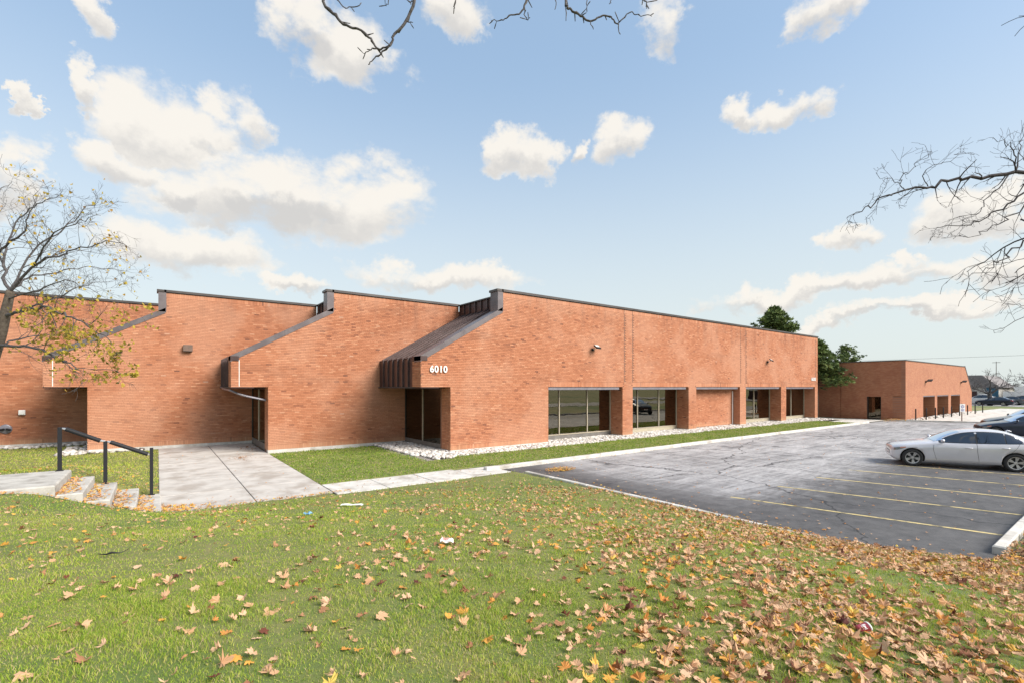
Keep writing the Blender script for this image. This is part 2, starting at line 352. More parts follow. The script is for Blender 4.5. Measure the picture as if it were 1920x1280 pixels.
# parking lot
def lot_material():
    m = bpy.data.materials.new('asphalt'); m.use_nodes = True; t = NT(m.node_tree); b = t.n['Principled BSDF']
    co = t.new('ShaderNodeTexCoord').outputs['Object']; s = t.new('ShaderNodeSeparateXYZ'); t.l.new(co, s.inputs[0])
    f, _ = t.noise(co, 2.2, 9, .75); g_, _ = t.noise(co, .22, 5, .6); h, _ = t.noise(co, 90, 3, .7)
    st = t.new('ShaderNodeVectorMath', operation='MULTIPLY'); t.l.new(co, st.inputs[0]); st.inputs[1].default_value = (.35, 2.2, 1)
    k, _ = t.noise(st.outputs[0], .9, 6, .7, 1.5)
    base = t.mix(t.ramp(f, .3, .7), (.058, .057, .058), (.115, .112, .112))
    # dried road salt dragged about by tyres beyond the stalls
    zone = t.m('MULTIPLY', t.ramp(t.m('ADD', s.outputs[1], t.m('MULTIPLY', f, 2.4)), 6.3, 9.0), t.ramp(s.outputs[0], 11.0, 14.0))
    zone = t.m('ADD', zone, t.m('MULTIPLY', t.ramp(s.outputs[0], 26, 40), .5), clamp=True)
    salt = t.m('MULTIPLY', zone, t.m('ADD', .30, t.m('MULTIPLY', t.ramp(t.m('ADD', t.m('MULTIPLY', k, .7), t.m('MULTIPLY', g_, .3)), .36, .66), .80)))
    fg, _ = t.noise(co, 9, 8, .75); salt = t.m('MULTIPLY', salt, t.m('ADD', .55, t.m('MULTIPLY', t.ramp(fg, .34, .62), .5)), clamp=True)
    col = t.mix(salt, base, (.47, .46, .46))
    wv = t.new('ShaderNodeTexWave', wave_type='RINGS', rings_direction='Z'); wm = t.new('ShaderNodeMapping'); wm.inputs['Location'].default_value = (-33, -9.5, 0)
    t.l.new(co, wm.inputs[0]); t.l.new(wm.outputs[0], wv.inputs[0]); wv.inputs['Scale'].default_value = .33; wv.inputs['Distortion'].default_value = 3.5; wv.inputs['Detail Scale'].default_value = .5
    col = t.mix(t.m('MULTIPLY', t.m('MULTIPLY', t.ramp(wv.outputs[1], .75, 1.0), zone), .30), col, (.42, .415, .42))
    col = t.mix(t.m('MULTIPLY', t.ramp(t.noise(co, .5, 5, .7)[0], .56, .70), .55), col, (.034, .033, .036))
    col = t.mix(t.m('MULTIPLY', t.ramp(h, .55, .8), .35), col, (.16, .155, .15))
    vor = t.new('ShaderNodeTexVoronoi', feature='DISTANCE_TO_EDGE'); vd = t.new('ShaderNodeVectorMath', operation='ADD')
    nc = t.noise(co, .8, 4, .6)[1]; t.l.new(co, vd.inputs[0]); t.l.new(nc, vd.inputs[1]); t.l.new(vd.outputs[0], vor.inputs['Vector']); vor.inputs['Scale'].default_value = .16
    col = t.mix(t.m('MULTIPLY', t.ramp(vor.outputs['Distance'], .006, .002), .8), col, (.018, .018, .02))
    t.l.new(col, b.inputs['Base Color']); b.inputs['Roughness'].default_value = .72; b.inputs['Specular IOR Level'].default_value = .45
    bn = t.new('ShaderNodeBump'); bn.inputs['Strength'].default_value = .4; bn.inputs['Distance'].default_value = .01; t.l.new(h, bn.inputs['Height']); t.l.new(bn.outputs[0], b.inputs['Normal'])
    return m
M['asphalt'] = lot_material()
sr = MB().add([(-60, -30, -.15), (160, -30, -.15), (160, -21, -.15), (-60, -21, -.15)], [(0, 1, 2, 3)]).build('street', M['asphalt']); tag(sr, kind='structure')
ss = MB().add([(-60, -20.2, -.14), (160, -20.2, -.14), (160, -18.6, -.14), (-60, -18.6, -.14)], [(0, 1, 2, 3)]).build('street_sidewalk', M['concrete_pale']); tag(ss, kind='structure')
lot = MB().add([(10.35, 1.5, 0), (130, 1.5, 0), (130, 8.5, 0), (56, 8.5, 0), (53, 14.6, 0), (10.35, 14.6, 0)], [(0, 1, 2, 3, 4, 5)]).build('parking_lot', M['asphalt'])
tag(lot, kind='structure')
M['yellow'] = pmat('line_paint', (.66, .52, .22), (.50, .41, .20), 9, .7, c3=(.12, .11, .08), s3=3.0)
for i in range(11):
    dx = 2.58 * i; x0, x1 = 13.98 + dx, 12.78 + dx - .02 * i
    y0 = 1.86; y1 = 7.02 - .1 * min(i, 4)
    ln = MB(); n = 10
    for k in range(n):
        a, b_ = k / n, (k + 1) / n
        xa, xb = x0 + (x1 - x0) * a, x0 + (x1 - x0) * b_; ya, yb = y0 + (y1 - y0) * a, y0 + (y1 - y0) * b_
        w = .052
        ln.add([(xa - w, ya, .005), (xa + w, ya, .005), (xb + w, yb, .005), (xb - w, yb, .005)], [(0, 1, 2, 3)])
    ln.build('painted_line', M['yellow'], lot)

# kerbs: sections with joints
def kerb(name, segs, top=.14):
    root = link(name, MB().box(segs[0][0] + .05, segs[-1][1] - .05, segs[0][2] + .03, segs[0][3] - .03, -.15, top - .03).mesh(name), M['concrete_pale']); tag(root, kind='structure')
    for x0, x1, y0, y1 in segs: MB().bbox(x0, x1, y0, y1, -.1, top + random.uniform(-.006, .006), .025).build('kerb_section', M['concrete_pale'], root)
    return root
kerb('building_kerb', [(9.6 + 3 * i + .008, 9.6 + 3 * (i + 1) - .008, 14.46 + .004 * (i % 2), 14.68) for i in range(13)])
kerb('stall_kerb', [(12.3 + 3 * i + .008, 12.3 + 3 * (i + 1) - .008, 1.60, 1.78) for i in range(14)], .15)
ek = link('lawn_kerb', MB().box(10.38, 10.48, 2.8, 13.2, -.15, .03).mesh('lawn_kerb'), M['concrete_pale']); tag(ek, kind='structure')
for i in range(7): MB().bbox(10.35, 10.51, 2.7 + 1.5 * i + .006, 2.7 + 1.5 * (i + 1) - .006, -.1, .11 + random.uniform(-.008, .008), .02).build('kerb_section', M['concrete_pale'], ek)

# walkway and sidewalk: single slabs with open joints
M['joint'] = pmat('joint_dirt', (.10, .085, .065), (.07, .06, .05), 8, .95)
wk = link('walkway', MB().box(-.22, 4.066, 14.2, 29.28, -.15, .012).mesh('walkway'), M['joint']); tag(wk, kind='structure')
ys = [14.15, 16.35, 18.55, 20.75, 22.95, 25.15, 27.35, 29.29]
for i in range(7):
    for a, b_ in ((.03, 2.11), (2.11, 4.075)):
        MB().bbox(a + .012, b_ - .012, ys[i] + (.012 if i % 2 == 0 else .005), ys[i + 1] - (.005 if i % 2 == 0 else .012), -.1, .03 + random.uniform(-.004, .004), .008).build('slab', M['concrete'], wk)
sw = link('sidewalk', MB().box(4.08, 10.3, 13.8, 15.35, -.15, .006).mesh('sidewalk'), M['joint']); tag(sw, kind='structure')
for i in range(4):
    MB().bbox(4.08 + 1.53 * i + .012, 4.08 + 1.53 * (i + 1) - .012, 13.75, 15.40 if i < 3 else 15.2, -.1, .028 + random.uniform(-.004, .004), .008).build('slab', M['concrete_pale'], sw)
ap = MB(); ap.add([(46.6, 14.75, .02), (53.5, 14.75, .02), (56.5, 8.3, .02), (96, 8.3, .02), (96, 13.0, .02), (82, 13.6, .02), (54.4, 13.6, .02), (52.2, 24, .02), (50.8, 24, .02), (50.8, 17.2, .02), (46.6, 17.2, .02)], [tuple(range(11))])
tag(ap.build('entrance_apron', M['concrete_pale']), kind='structure')
kb = MB().prism([(53.2, 14.4), (56.3, 8.1), (96, 8.1), (96, 8.32), (56.45, 8.32), (53.35, 14.5)], 'Z', -.05, .13)
tag(kb.build('apron_kerb', M['concrete_pale']), kind='structure')

# steps
st = empty('concrete_steps', (-2, 15.3, .0), 'pale concrete steps with a broad landing going down to the walkway', 'steps')
MB().bbox(-9, -1.77, 14.1, 16.6, -.1, .94, .03).build('landing', M['step'], st)
for k, (xn, z) in enumerate(((-1.32, .725), (-.86, .51), (-.40, .295), (.07, .085))):
    xb = (-1.77, -1.32, -.86, -.40)[k]
    MB().bbox(xb + .002, xn, 14.1 + .004 * k, 16.6 - .004 * k, -.1, z, .022).build('step', M['step'], st)
hr = empty('handrail', (-1.1, 16.5, .5), 'black metal handrail with three posts beside the concrete steps', 'handrail')
posts = ((-1.98, .94, 2.04), (-1.10, .51, 1.63), (-.13, .085, 1.38))
for x, z0, z1 in posts:
    MB().bbox(x - .04, x + .04, 16.46, 16.54, z0 - .05, z1, .008).build('post', M['black_metal'], hr)
    MB().box(x - .075, x + .075, 16.425, 16.575, z0, z0 + .012).build('base_plate', M['black_metal'], hr)
for (xa, za), (xb, zb) in (((-1.87, 1.99), (-1.20, 1.645)), ((-1.0, 1.60), (-.21, 1.21))):
    r = MB(); r.tube([(xa, 16.5, za), (xb, 16.5, zb)], .054, 14); rail = r.build('rail', M['black_metal'], hr)
    for (x, z, s) in ((xa, za, -1), (xb, zb, 1)):
        MB().tube([(x - s * .01, 16.5, z + s * .005), (x + s * .055, 16.5, z - s * .012), (x + s * .1, 16.5, z - s * .012)], [.030, .026, .018], 10).build('bracket', M['steel'], rail)

# ------------------------------------------------------------------ brick building
CH = .0762; BL = .203; JT = .013
def bricks(parent, plane, c, a0, a1, z0, z1, holes=(), inside=None, soldiers=(), seed=0, bands=()):
    """bricks proud of a mortar wall. plane 'Y': faces -y at y=c; plane 'X': faces -x at x=c; '+X' faces +x"""
    r = np.random.default_rng(seed + 11); A0 = []; A1 = []; Z0 = []; Z1 = []
    nrow = int(round((z1 - z0) / CH))
    sold = [(int(round((s - z0) / CH)), n) for s, n in soldiers]      # (row where a soldier course starts, rows high)
    row = 0
    def put(e, za, zb):
        e = np.clip(e, a0, a1); x0 = e[:-1]; x1 = e[1:] - JT * .4; k = (x1 - x0) > .03
        A0.append(x0[k]); A1.append(x1[k]); Z0.append(np.full(k.sum(), za)); Z1.append(np.full(k.sum(), zb))
    while row < nrow:
        s = [n for q, n in sold if q == row]
        if s:
            put(np.arange(a0, a1 + CH, CH), z0 + row * CH, z0 + (row + s[0]) * CH - JT); row += s[0]
        else:
            off = (BL + JT) * ((.5 if row % 2 else 0) + r.uniform(-.16, .16))
            put(np.arange(a0 - off, a1 + BL + JT, BL + JT), z0 + row * CH, z0 + (row + 1) * CH - JT); row += 1
    for bz0, bz1, rngs in bands:       # soldier courses over single openings
        for q in range(len(A0)):
            zm_ = (Z0[q] + Z1[q]) / 2
            for g0, g1 in rngs:
                inb = (zm_ > bz0) & (zm_ < bz1 + .02); am_ = (A0[q] + A1[q]) / 2; kp = ~(inb & (am_ > g0) & (am_ < g1))
                A0[q], A1[q], Z0[q], Z1[q] = A0[q][kp], A1[q][kp], Z0[q][kp], Z1[q][kp]; zm_ = zm_[kp]
        for g0, g1 in rngs:
            e = np.arange(g0, g1, CH); A0.append(e); A1.append(np.minimum(e + CH - JT * .6, g1)); Z0.append(np.full(len(e), bz0)); Z1.append(np.full(len(e), bz1))
    A0 = np.concatenate(A0); A1 = np.concatenate(A1); Z0 = np.concatenate(Z0); Z1 = np.concatenate(Z1)
    keep = np.ones(len(A0), bool); am = (A0 + A1) / 2; zm = (Z0 + Z1) / 2
    for h0, h1, hz0, hz1 in holes:
        inz = (zm > hz0) & (zm < hz1)
        keep &= ~(inz & (A0 > h0 - .002) & (A1 < h1 + .002))
        cl = inz & keep & (A0 < h0) & (A1 > h0); A1 = np.where(cl, h0, A1)
        cl = inz & keep & (A0 < h1) & (A1 > h1); A0 = np.where(cl, h1, A0)
    if inside is not None: keep &= inside(am, zm)
    A0, A1, Z0, Z1 = A0[keep], A1[keep], Z0[keep], Z1[keep]; n = len(A0)
    f = c - (.009 + r.random(n) * .003) * (1 if plane != '+X' else -1); bk = np.full(n, c + (.001 if plane != '+X' else -.001))
    corners = [(A0, Z0, f), (A1, Z0, f), (A1, Z1, f), (A0, Z1, f), (A0, Z0, bk), (A1, Z0, bk), (A1, Z1, bk), (A0, Z1, bk)]
    V = np.stack([np.stack([a, d, z] if plane == 'Y' else [d, a, z], -1) for a, z, d in corners], 1).reshape(-1, 3)
    loc = np.array([(0, 1, 2, 3), (4, 5, 1, 0), (1, 5, 6, 2), (3, 2, 6, 7), (4, 0, 3, 7)])
    if plane == 'X': loc = loc[:, ::-1]
    Q = (np.arange(n)[:, None, None] * 8 + loc[None]).reshape(-1, 4)
    tone = np.clip(r.normal(.53, .135, n), .15, 1); dark = r.random(n) < .02; tone[dark] = .04 + r.random(dark.sum()) * .2
    me = np_mesh('brickwork', V, quads=Q, attr=('tone', np.repeat(tone, 5)), org=tuple(origin(parent)))
    o = link('brickwork', me, M['brick'], parent); o['kind'] = 'stuff'; return o

bd = empty('brick_building', (10.76, 19.2, 0), 'long stepped orange brick building with brown metal sloped canopies', 'building')
TOP = 7.76; HZ = 3.06
Xk = [10.76, 4.09, -2.58, -9.25]; Yk = [19.2, 24.3, 29.3, 34.35]
ENDX = 50.65
BAYS = [(16.66, 22.60), (23.53, 29.47), (30.38, 36.32), (37.22, 43.16), (44.10, 50.04)]
for k in range(4):
    x, y = Xk[k], Yk[k]; xl = x - 1.48; xs = x + 2.92; xr = ENDX if k == 0 else Xk[k - 1] + 3.4
    y1 = y + .55
    gable = [(xl, HZ), (xr, HZ), (xr, TOP), (xs, TOP), (xs, 6.86), (xl, 4.34)]
    wall = MB().prism(gable, 'Y', y, y1)
    if k == 0:
        ed = [x] + [e for b in BAYS for e in b] + [ENDX]
        for a, b in zip(ed[::2], ed[1::2]): wall.box(a, b, y, y + .95, .0, HZ - .003)
    else: wall.box(x, Xk[k - 1] + 3.4, y, y1, 0, HZ - .003)
    # main block behind: roof deck and hidden side
    wall.box(xs + .75, xr if k else ENDX, y1, Yk[k + 1] + 1 if k < 3 else 60, 7.2, 7.5)
    wo = wall.build('wall', M['mortar'], bd)
    def ins(a, z, xl=xl, xs=xs): return (z < np.where(a < xs, 4.34 + (a - xl) * (6.86 - 4.34) / (xs - xl) + .02, TOP))
    hol = [(xl - 1, x, -1, HZ)] + ([(a, b, -1, HZ) for a, b in BAYS] if k == 0 else [])
    if k == 0:
        # control joints beside the piers, and the dark sealant joint over each lintel course
        for i, (a, b) in enumerate(BAYS):
            hol.append((a - .3, b + .02, 3.355, 3.375))
        hol += [(q - .012, q + .012, 3.3, TOP) for q in (22.73, 23.50, 36.36, 37.18, 50.10)]
    bricks(wo, 'Y', y, xl, xr, .16, TOP - .05, hol, ins, soldiers=((.16, 3), (TOP - .3, 3)), seed=k, bands=[(HZ + .005, 3.345, [(a - .02, b + .02) for a, b in BAYS])] if k == 0 else ())
    if k == 0:
        for a, b in BAYS: MB().box(a - .02, b + .02, y - .006, y + .01, 3.352, 3.378).build('control_joint', M['soffit'], bd)
        for q in (22.73, 23.50, 36.36, 37.18, 50.10): MB().box(q - .011, q + .011, y - .0055, y + .01, 3.379, TOP - .06).build('control_joint', M['soffit'], bd)
    # foundation
    MB().box(x - .012, (ENDX if k == 0 else Xk[k - 1] + .2), y - .022, y + .3, -.1, .158).build('foundation', M['concrete_pale'], bd) if k else None
    if k == 0:
        for a, b in zip(ed[::2], ed[1::2]): MB().box(a - .012, b + .012, y - .022, y + .9, -.1, .158).build('foundation', M['concrete_pale'], bd)
    # coping in lengths
    n = max(2, int((xr - xs) / 3.0)); L = (xr - xs + .1) / n
    for i in range(n):
        a = xs - .06 + L * i
        c_ = MB(); c_.prism([(y - .07, TOP - .03), (y - .055, TOP - .03), (y - .055, TOP + .055), (y + .6, TOP + .035), (y + .6, TOP + .055), (y - .07, TOP + .085)], 'X', a, a + L - .006)
        c_.build('coping', M['coping'], bd)
    MB().box(xs - .055, xr, y - .012, y + .002, TOP - .06, TOP - .002).build('fascia', M['soffit'], bd)
    # sloped gable flashing, and its upright piece
    sl = (6.86 - 4.34) / (xs - xl); nx = -sl / math.hypot(1, sl); nz = 1 / math.hypot(1, sl)
    nseg = 2
    for i in range(nseg):
        a, b = i / nseg, (i + 1) / nseg - .002
        xa, xb = xl - .03 + (xs - xl + .03) * a, xl - .03 + (xs - xl + .03) * b
        za, zb = 4.34 + (xa - xl) * sl, 4.34 + (xb - xl) * sl
        MB().prism([(xa, za - .16), (xb, zb - .16), (xb, zb + .10), (xa, za + .10)], 'Y', y - .035, y + .62).build('flashing', M['grey_metal'], bd)
    MB().box(xs - .30, xs + .02, y - .035, y + .62, 6.86 - .10, TOP - .03).build('upright_flashing', M['grey_metal'], bd)
    MB().box(xs - .36, xs + .02, y - .07, y + .66, TOP - .03, TOP + .08).build('coping', M['coping'], bd)
    if k == 3: continue
    # return of the gable end, brick then metal
    rw = MB().box(xl + .001, xl + .3, y + .55, y + .85, HZ, 4.34).build('return_wall', M['mortar'], bd)
    bricks(rw, 'X', xl, y + .0, y + .85, HZ + .005, 4.2, seed=20 + k)
    MB().box(xl - .03, xl + .3, y - .04, y + .87, 4.22, 4.42).build('corner_flashing', M['brown_metal'], bd)
    # canopy: separate standing seam pans with ribs on front, slope and clerestory
    cn = empty('canopy', (0, 0, 0)); cn.parent = bd; ORG[cn.name] = origin(bd).copy()
    xm = xl + .10; yb = Yk[k + 1] - .01; ya = y + .86; npan = 7; pw = (yb - ya) / npan
    x2 = xs + .52; z1 = 4.38; z2 = 4.38 + (x2 - xm) * sl
    for i in range(npan):
        q0, q1 = ya + pw * i, ya + pw * (i + 1)
        MB().box(xm, xm + .05, q0 + .002, q1 - .002, HZ - .05, z1).build('front_pan', M['brown_metal'], cn)
        MB().prism([(xm, z1 - .02), (x2, z2 - .02), (x2, z2 + .012), (xm, z1 + .012)], 'Y', q0 + .002, q1 - .002).build('roof_pan', M['brown_metal'], cn)
        MB().box(x2, x2 + .06, q0 + .002, q1 - .002, z2, TOP - .04).build('clerestory_pan', M['brown_metal'], cn)
        s = MB(); w = .022
        s.box(xm - .075, xm, q0 - w, q0 + w, HZ - .05, z1 + .02)
        s.prism([(xm - .075, z1 - .01), (x2, z2 - .0), (x2, z2 + .075), (xm - .075, z1 + .075)], 'Y', q0 - w, q0 + w)
        s.box(x2 - .075, x2, q0 - w, q0 + w, z2 + .06, TOP - .045)
        s.build('seam', M['seam'], cn)
    MB().box(x2 - .10, x2 + .4, y + .67, yb - .02, TOP - .035, TOP + .03).build('canopy_cap', M['coping'], cn)
    MB().box(xl + .02, x + .05, y + .5, yb, HZ - .06, HZ - .004).build('soffit', M['soffit'], bd)
    MB().box(xl, xl + .9, y + .003, y + .54, HZ - .05, HZ - .002).build('soffit_trim', M['brown_metal'], bd)
    # wall end beside the entrance (faces -x)
    je = MB().box(x + .002, x + .3, y + .55, y + .82, .0, HZ - .003).build('pier', M['mortar'], bd)
    bricks(je, 'X', x, y + .0, y + .82, .16, HZ, soldiers=((.16, 3),), seed=30 + k)
    # glazed entrance
    if k < 2:
        en = empty('entrance_glazing', (0, 0, 0)); en.parent = bd; ORG[en.name] = origin(bd).copy()
        g0, g1 = y + .84, yb - .02; mid = (g0 + g1) / 2
        MB().box(x + .04, x + .09, g0, g1, .0, .34).build('base_panel', M['panel_grey'], en)
        for a, b in ((g0, mid), (mid, g1)):
            MB().box(x + .07, x + .078, a + .04, b - .04, .34, HZ - .05).build('pane', M['glass_dark'], en)
        for q in (g0 + .03, mid, g1 - .03): MB().box(x + .03, x + .10, q - .03, q + .03, .34, HZ - .06).build('mullion', M['frame'] if q == mid else M['dark_frame'], en)
        MB().box(x + .03, x + .10, g0, g1, HZ - .12, HZ - .061).build('head_rail', M['dark_frame'], en)
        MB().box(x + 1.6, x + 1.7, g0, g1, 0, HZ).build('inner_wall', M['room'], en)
# white caulk and gutter marks on the two further gables, rain pipe under the second
for k in (1, 2):
    x, y = Xk[k] - 1.48, Yk[k]
    MB().box(x + .30, x + .325, y - .018, y - .013, HZ + .02, 4.25).build('caulk_line', M['white'], bd)
px, py = Xk[1] - 1.42, Yk[1] + 4.3
MB().tube([(px - .02, Yk[1] + 4.6, HZ - .02), (px - .02, Yk[1] + 3.2, HZ - .10), (px + .02, Yk[1] + .9, HZ - .16), (px + .25, Yk[1] + .45, HZ - .30), (px + .6, Yk[1] + .42, HZ - .42), (Xk[1] - .02, Yk[1] + .42, HZ - .62)], .05, 10).build('rain_pipe', M['lintel'], bd)

# side of the building at its far end, and closing walls
MB().box(ENDX - .3, ENDX - .001, 20.15, 60, 0, TOP - .02).build('end_wall', M['mortar'], bd)
MB().box(-11, 14, 34.95, 35.2, 0, 7).build('inner_wall', M['room'], bd)

# window bays
for i, (a, b) in enumerate(BAYS):
    wn = empty('window_bay', (0, 0, 0)); wn.parent = bd; ORG[wn.name] = origin(bd).copy()
    y = 19.2; yg = y + .95
    jr = MB().box(b + .001, b + .2, y + .02, yg - .01, 0, HZ - .01).build('jamb', M['mortar'], wn)
    bricks(jr, 'X', b, y, yg, .16, HZ - .02, soldiers=((.16, 3),), seed=50 + i)
    jl = MB().box(a - .2, a - .001, y + .02, yg - .01, 0, HZ - .01).build('jamb', M['mortar'], wn)
    MB().box(a, b, y + .02, yg + .02, HZ - .012, HZ + .05).build('soffit', M['soffit'], wn)
    lb = MB().prism([(y + .03, HZ - .155), (y + .16, HZ - .175), (y + .16, HZ - .02), (y + .03, HZ - .02)], 'X', a + .01, b - .28); lb.build('lintel_bar', M['lintel'], wn)
    if i == 2:
        iw = MB().box(a, b, yg - .35, yg, 0, HZ - .02).build('infill_wall', M['mortar'], wn)
        bricks(iw, 'Y', yg - .35, a, b, .16, HZ - .05, soldiers=((.16, 3),), seed=70)
        MB().tube([(b - .12, yg - .42, .12), (b - .12, yg - .42, HZ - .3)], .035, 10).build('white_pipe', M['white'], wn)
        continue
    sp = 'panel_grey' if i == 0 else 'panel_beige'
    MB().box(a, b, yg - .03, yg + .05, -.02, .34).build('sill_panel', M[sp], wn)
    MB().box(a, b, yg - .05, yg + .05, .34, .39).build('sill', M['frame'], wn)
    ms = [a + .02, a + 1.62, a + 3.86, b - .06] if i < 2 else [a + .02, a + 3.1, b - .06]
    for q in ms: MB().box(q - .028, q + .028, yg - .05, yg + .05, .39, HZ - .02).build('mullion', M['frame'], wn)
    for q0, q1 in zip(ms[:-1], ms[1:]): MB().box(q0 + .028, q1 - .028, yg, yg + .008, .39, HZ - .02).build('pane', M['glass'], wn)
    if i == 0:
        MB().box(a + 4.6, b - .3, yg + 1.1, yg + 1.16, 0, 1.9).build('inner_screen', M['blind'], wn)
        for q in range(9): MB().box(a + 4.2 + .2 * q, a + 4.3 + .2 * q, yg + .5, yg + .53, .9, HZ - .1).build('curtain_strip', M['blind'], wn)
    else:
        q = a + 4.25 if i == 1 else a + 3.14
        MB().box(q, b - .1, yg + .03, yg + .05, .36, HZ - .05).build('blind', M['blind'], wn)
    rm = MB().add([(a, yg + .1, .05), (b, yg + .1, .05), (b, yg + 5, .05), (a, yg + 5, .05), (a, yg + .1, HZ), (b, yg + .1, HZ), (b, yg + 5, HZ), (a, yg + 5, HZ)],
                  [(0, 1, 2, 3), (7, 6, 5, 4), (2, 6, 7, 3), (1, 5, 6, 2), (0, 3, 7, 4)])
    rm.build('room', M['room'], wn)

# numerals
def text_mesh(s, size, ext=.02, off=.0):
    cu = bpy.data.curves.new('glyph', 'FONT'); cu.body = s; cu.size = size; cu.extrude = ext; cu.offset = off; cu.align_x = 'CENTER'
    o = bpy.data.objects.new('glyph', cu); COL.objects.link(o)
    dg = bpy.context.evaluated_depsgraph_get(); me = bpy.data.meshes.new_from_object(o.evaluated_get(dg)); bpy.data.objects.remove(o); bpy.data.curves.remove(cu)
    return me
def numerals(s, x0, z, size, pitch, y, parent):
    for i, ch in enumerate(s):
        me = text_mesh(ch, size, .02, .008); me.name = 'numeral'
        o = link('numeral', me, M['white'], parent)
        o.location = Vector((x0 + pitch * (i + .5), y, z)) - origin(parent); o.rotation_euler = (R_(90), 0, 0)
numerals('6010', 9.68, 3.72, .41, .225, 19.15, bd)
numerals('6030', 49.12, 3.66, .41, .245, 19.15, bd)

# fixtures on the walls
def floodlight(x, z, label):
    f = empty('floodlight', (x, 19.19, z), label, 'light', 'floodlights over the windows')
    MB().bbox(x - .06, x + .06, 19.08, 19.188, z - .16, z - .02, .02).build('junction_box', M['black_metal'], f)
    MB().tube([(x, 19.08, z - .08), (x + .05, 18.98, z - .05), (x + .1, 18.93, z)], .025, 8).build('bracket', M['steel'], f)
    h = MB().box(-.21, .21, -.035, .035, -.15, .15).build('housing', M['black_metal'], f, local=True)
    h.location = (.12, -.30, .05); h.rotation_euler = (R_(-52), 0, R_(12))
    l = MB().box(-.18, .18, -.041, -.0355, -.03, .13).build('lens', pmat('lamp_lens', (.75, .74, .70), rough=.25), h, local=True)
floodlight(19.97, 5.27, 'black floodlight on the brick wall above the first large window')
floodlight(40.65, 5.22, 'black floodlight on the brick wall near the far end of the long facade')
wb = empty('wall_light', (1.24, 29.27, 5.0), 'square brown box light on the brick wall under the sloped roof edge', 'light')
MB().bbox(1.04, 1.44, 29.08, 29.28, 4.86, 5.18, .03).build('housing', pmat('bronze_box', (.16, .10, .075), (.12, .08, .06), 5, .5), wb)
MB().box(1.08, 1.40, 29.11, 29.26, 4.83, 4.858).build('lens', M['soffit'], wb)
ub = empty('utility_box', (-5.51, 34.33, 1.77), 'small white electrical box on the shaded brick wall', 'box')
MB().bbox(-5.63, -5.39, 34.2, 34.33, 1.65, 1.89, .015).build('case', M['white'], ub); MB().bbox(-5.60, -5.42, 34.18, 34.2, 1.68, 1.86, .01).build('cover', M['white'], ub)
fc = empty('fire_connection', (-6.1, 34.33, .95), 'chrome twin hose fire connection on the brick wall behind the tree', 'fire fitting')
MB().lathe([(.0, -.03), (.20, -.03), (.24, -.01), (.24, .02)], (-6.1, 34.32, .95), 'Y', 20).build('wall_plate', M['lintel'], fc, True)
for s in (-1, 1):
    MB().tube([(-6.1 + s * .05, 34.25, .95), (-6.1 + s * .16, 34.1, .93), (-6.1 + s * .2, 34.0, .92)], [.05, .05, .06], 12).build('hose_inlet', M['black_metal'], fc)
rf = empty('roof_vent', (17.6, 27.5, 7.5), 'small pale roof vent peeping over the parapet above the canopy', 'vent')
MB().tube([(17.6, 27.5, 7.5), (17.6, 27.5, 8.02)], .06, 8).build('stem', M['white'], rf)
MB().tube([(17.2, 27.5, 8.05), (18.3, 27.5, 8.12)], .06, 8).build('hood', M['white'], rf)

# ------------------------------------------------------------------ second building
b2 = empty('brick_building', (54.52, 13.47, 0), 'lower brick building beyond the parking lot with three deep openings', 'building')
def brick_tex(name, ax):
    m = bpy.data.materials.new(name); m.use_nodes = True; t = NT(m.node_tree); b = t.n['Principled BSDF']; b.inputs['Roughness'].default_value = .85
    co = t.new('ShaderNodeTexCoord').outputs['Object']; s = t.new('ShaderNodeSeparateXYZ'); t.l.new(co, s.inputs[0])
    c = t.new('ShaderNodeCombineXYZ'); t.l.new(s.outputs[ax], c.inputs[0]); t.l.new(s.outputs[2], c.inputs[1])
    bt = t.new('ShaderNodeTexBrick'); t.l.new(c.outputs[0], bt.inputs['Vector']); bt.inputs['Scale'].default_value = 1.0
    for k, v in (('Brick Width', .213), ('Row Height', .0762), ('Mortar Size', .006), ('Mortar Smooth', .1), ('Bias', -.1)): bt.inputs[k].default_value = v
    bt.inputs['Color1'].default_value = (.34, .13, .065, 1); bt.inputs['Color2'].default_value = (.42, .19, .10, 1); bt.inputs['Mortar'].default_value = (.27, .15, .10, 1)
    n_, _ = t.noise(co, .8, 5, .65); t.l.new(t.mix(t.m('MULTIPLY', t.ramp(n_, .45, .7), .5), bt.outputs[0], (.25, .09, .05)), b.inputs['Base Color'])
    bn = t.new('ShaderNodeBump'); bn.inputs['Strength'].default_value = .5; bn.inputs['Distance'].default_value = .01; bn.invert = True
    t.l.new(bt.outputs['Fac'], bn.inputs['Height']); t.l.new(bn.outputs[0], b.inputs['Normal']); return m
M['btx'] = brick_tex('brick_far_front', 0); M['bty'] = brick_tex('brick_far_side', 1)
x0, y0, T2 = 54.52, 13.47, 5.46
OP = [(60.05, 64.2), (65.1, 69.6), (70.7, 74.84)]
fr = MB().prism([(x0, 2.2), (80.8, 2.2), (80.8, 2.5), (77.2, T2), (x0, T2)], 'Y', y0, y0 + .3)
ed = [x0] + [e for p in OP for e in p] + [80.8]
for a, b in zip(ed[::2], ed[1::2]): fr.box(a, b, y0, y0 + .95, 0, 2.197)
fr.build('front_wall', M['btx'], b2)
sw_ = MB(); sy = [y0 + .96, 15.3, 16.43, 18.57, 18.60, 30]
sw_.box(x0, x0 + .3, y0 + .301, 15.3, 2.15, T2 - .01); sw_.box(x0, x0 + .3, y0 + .951, 15.3, 0, 2.149); sw_.box(x0, x0 + .3, 16.43, 18.57, 0, T2 - .01); sw_.box(x0, x0 + .3, 15.301, 16.429, 2.15, T2 - .01)
sw_.box(x0 + .02, x0 + .3, 18.61, 22.5, 0, T2 - .012); sw_.build('side_wall', M['bty'], b2)
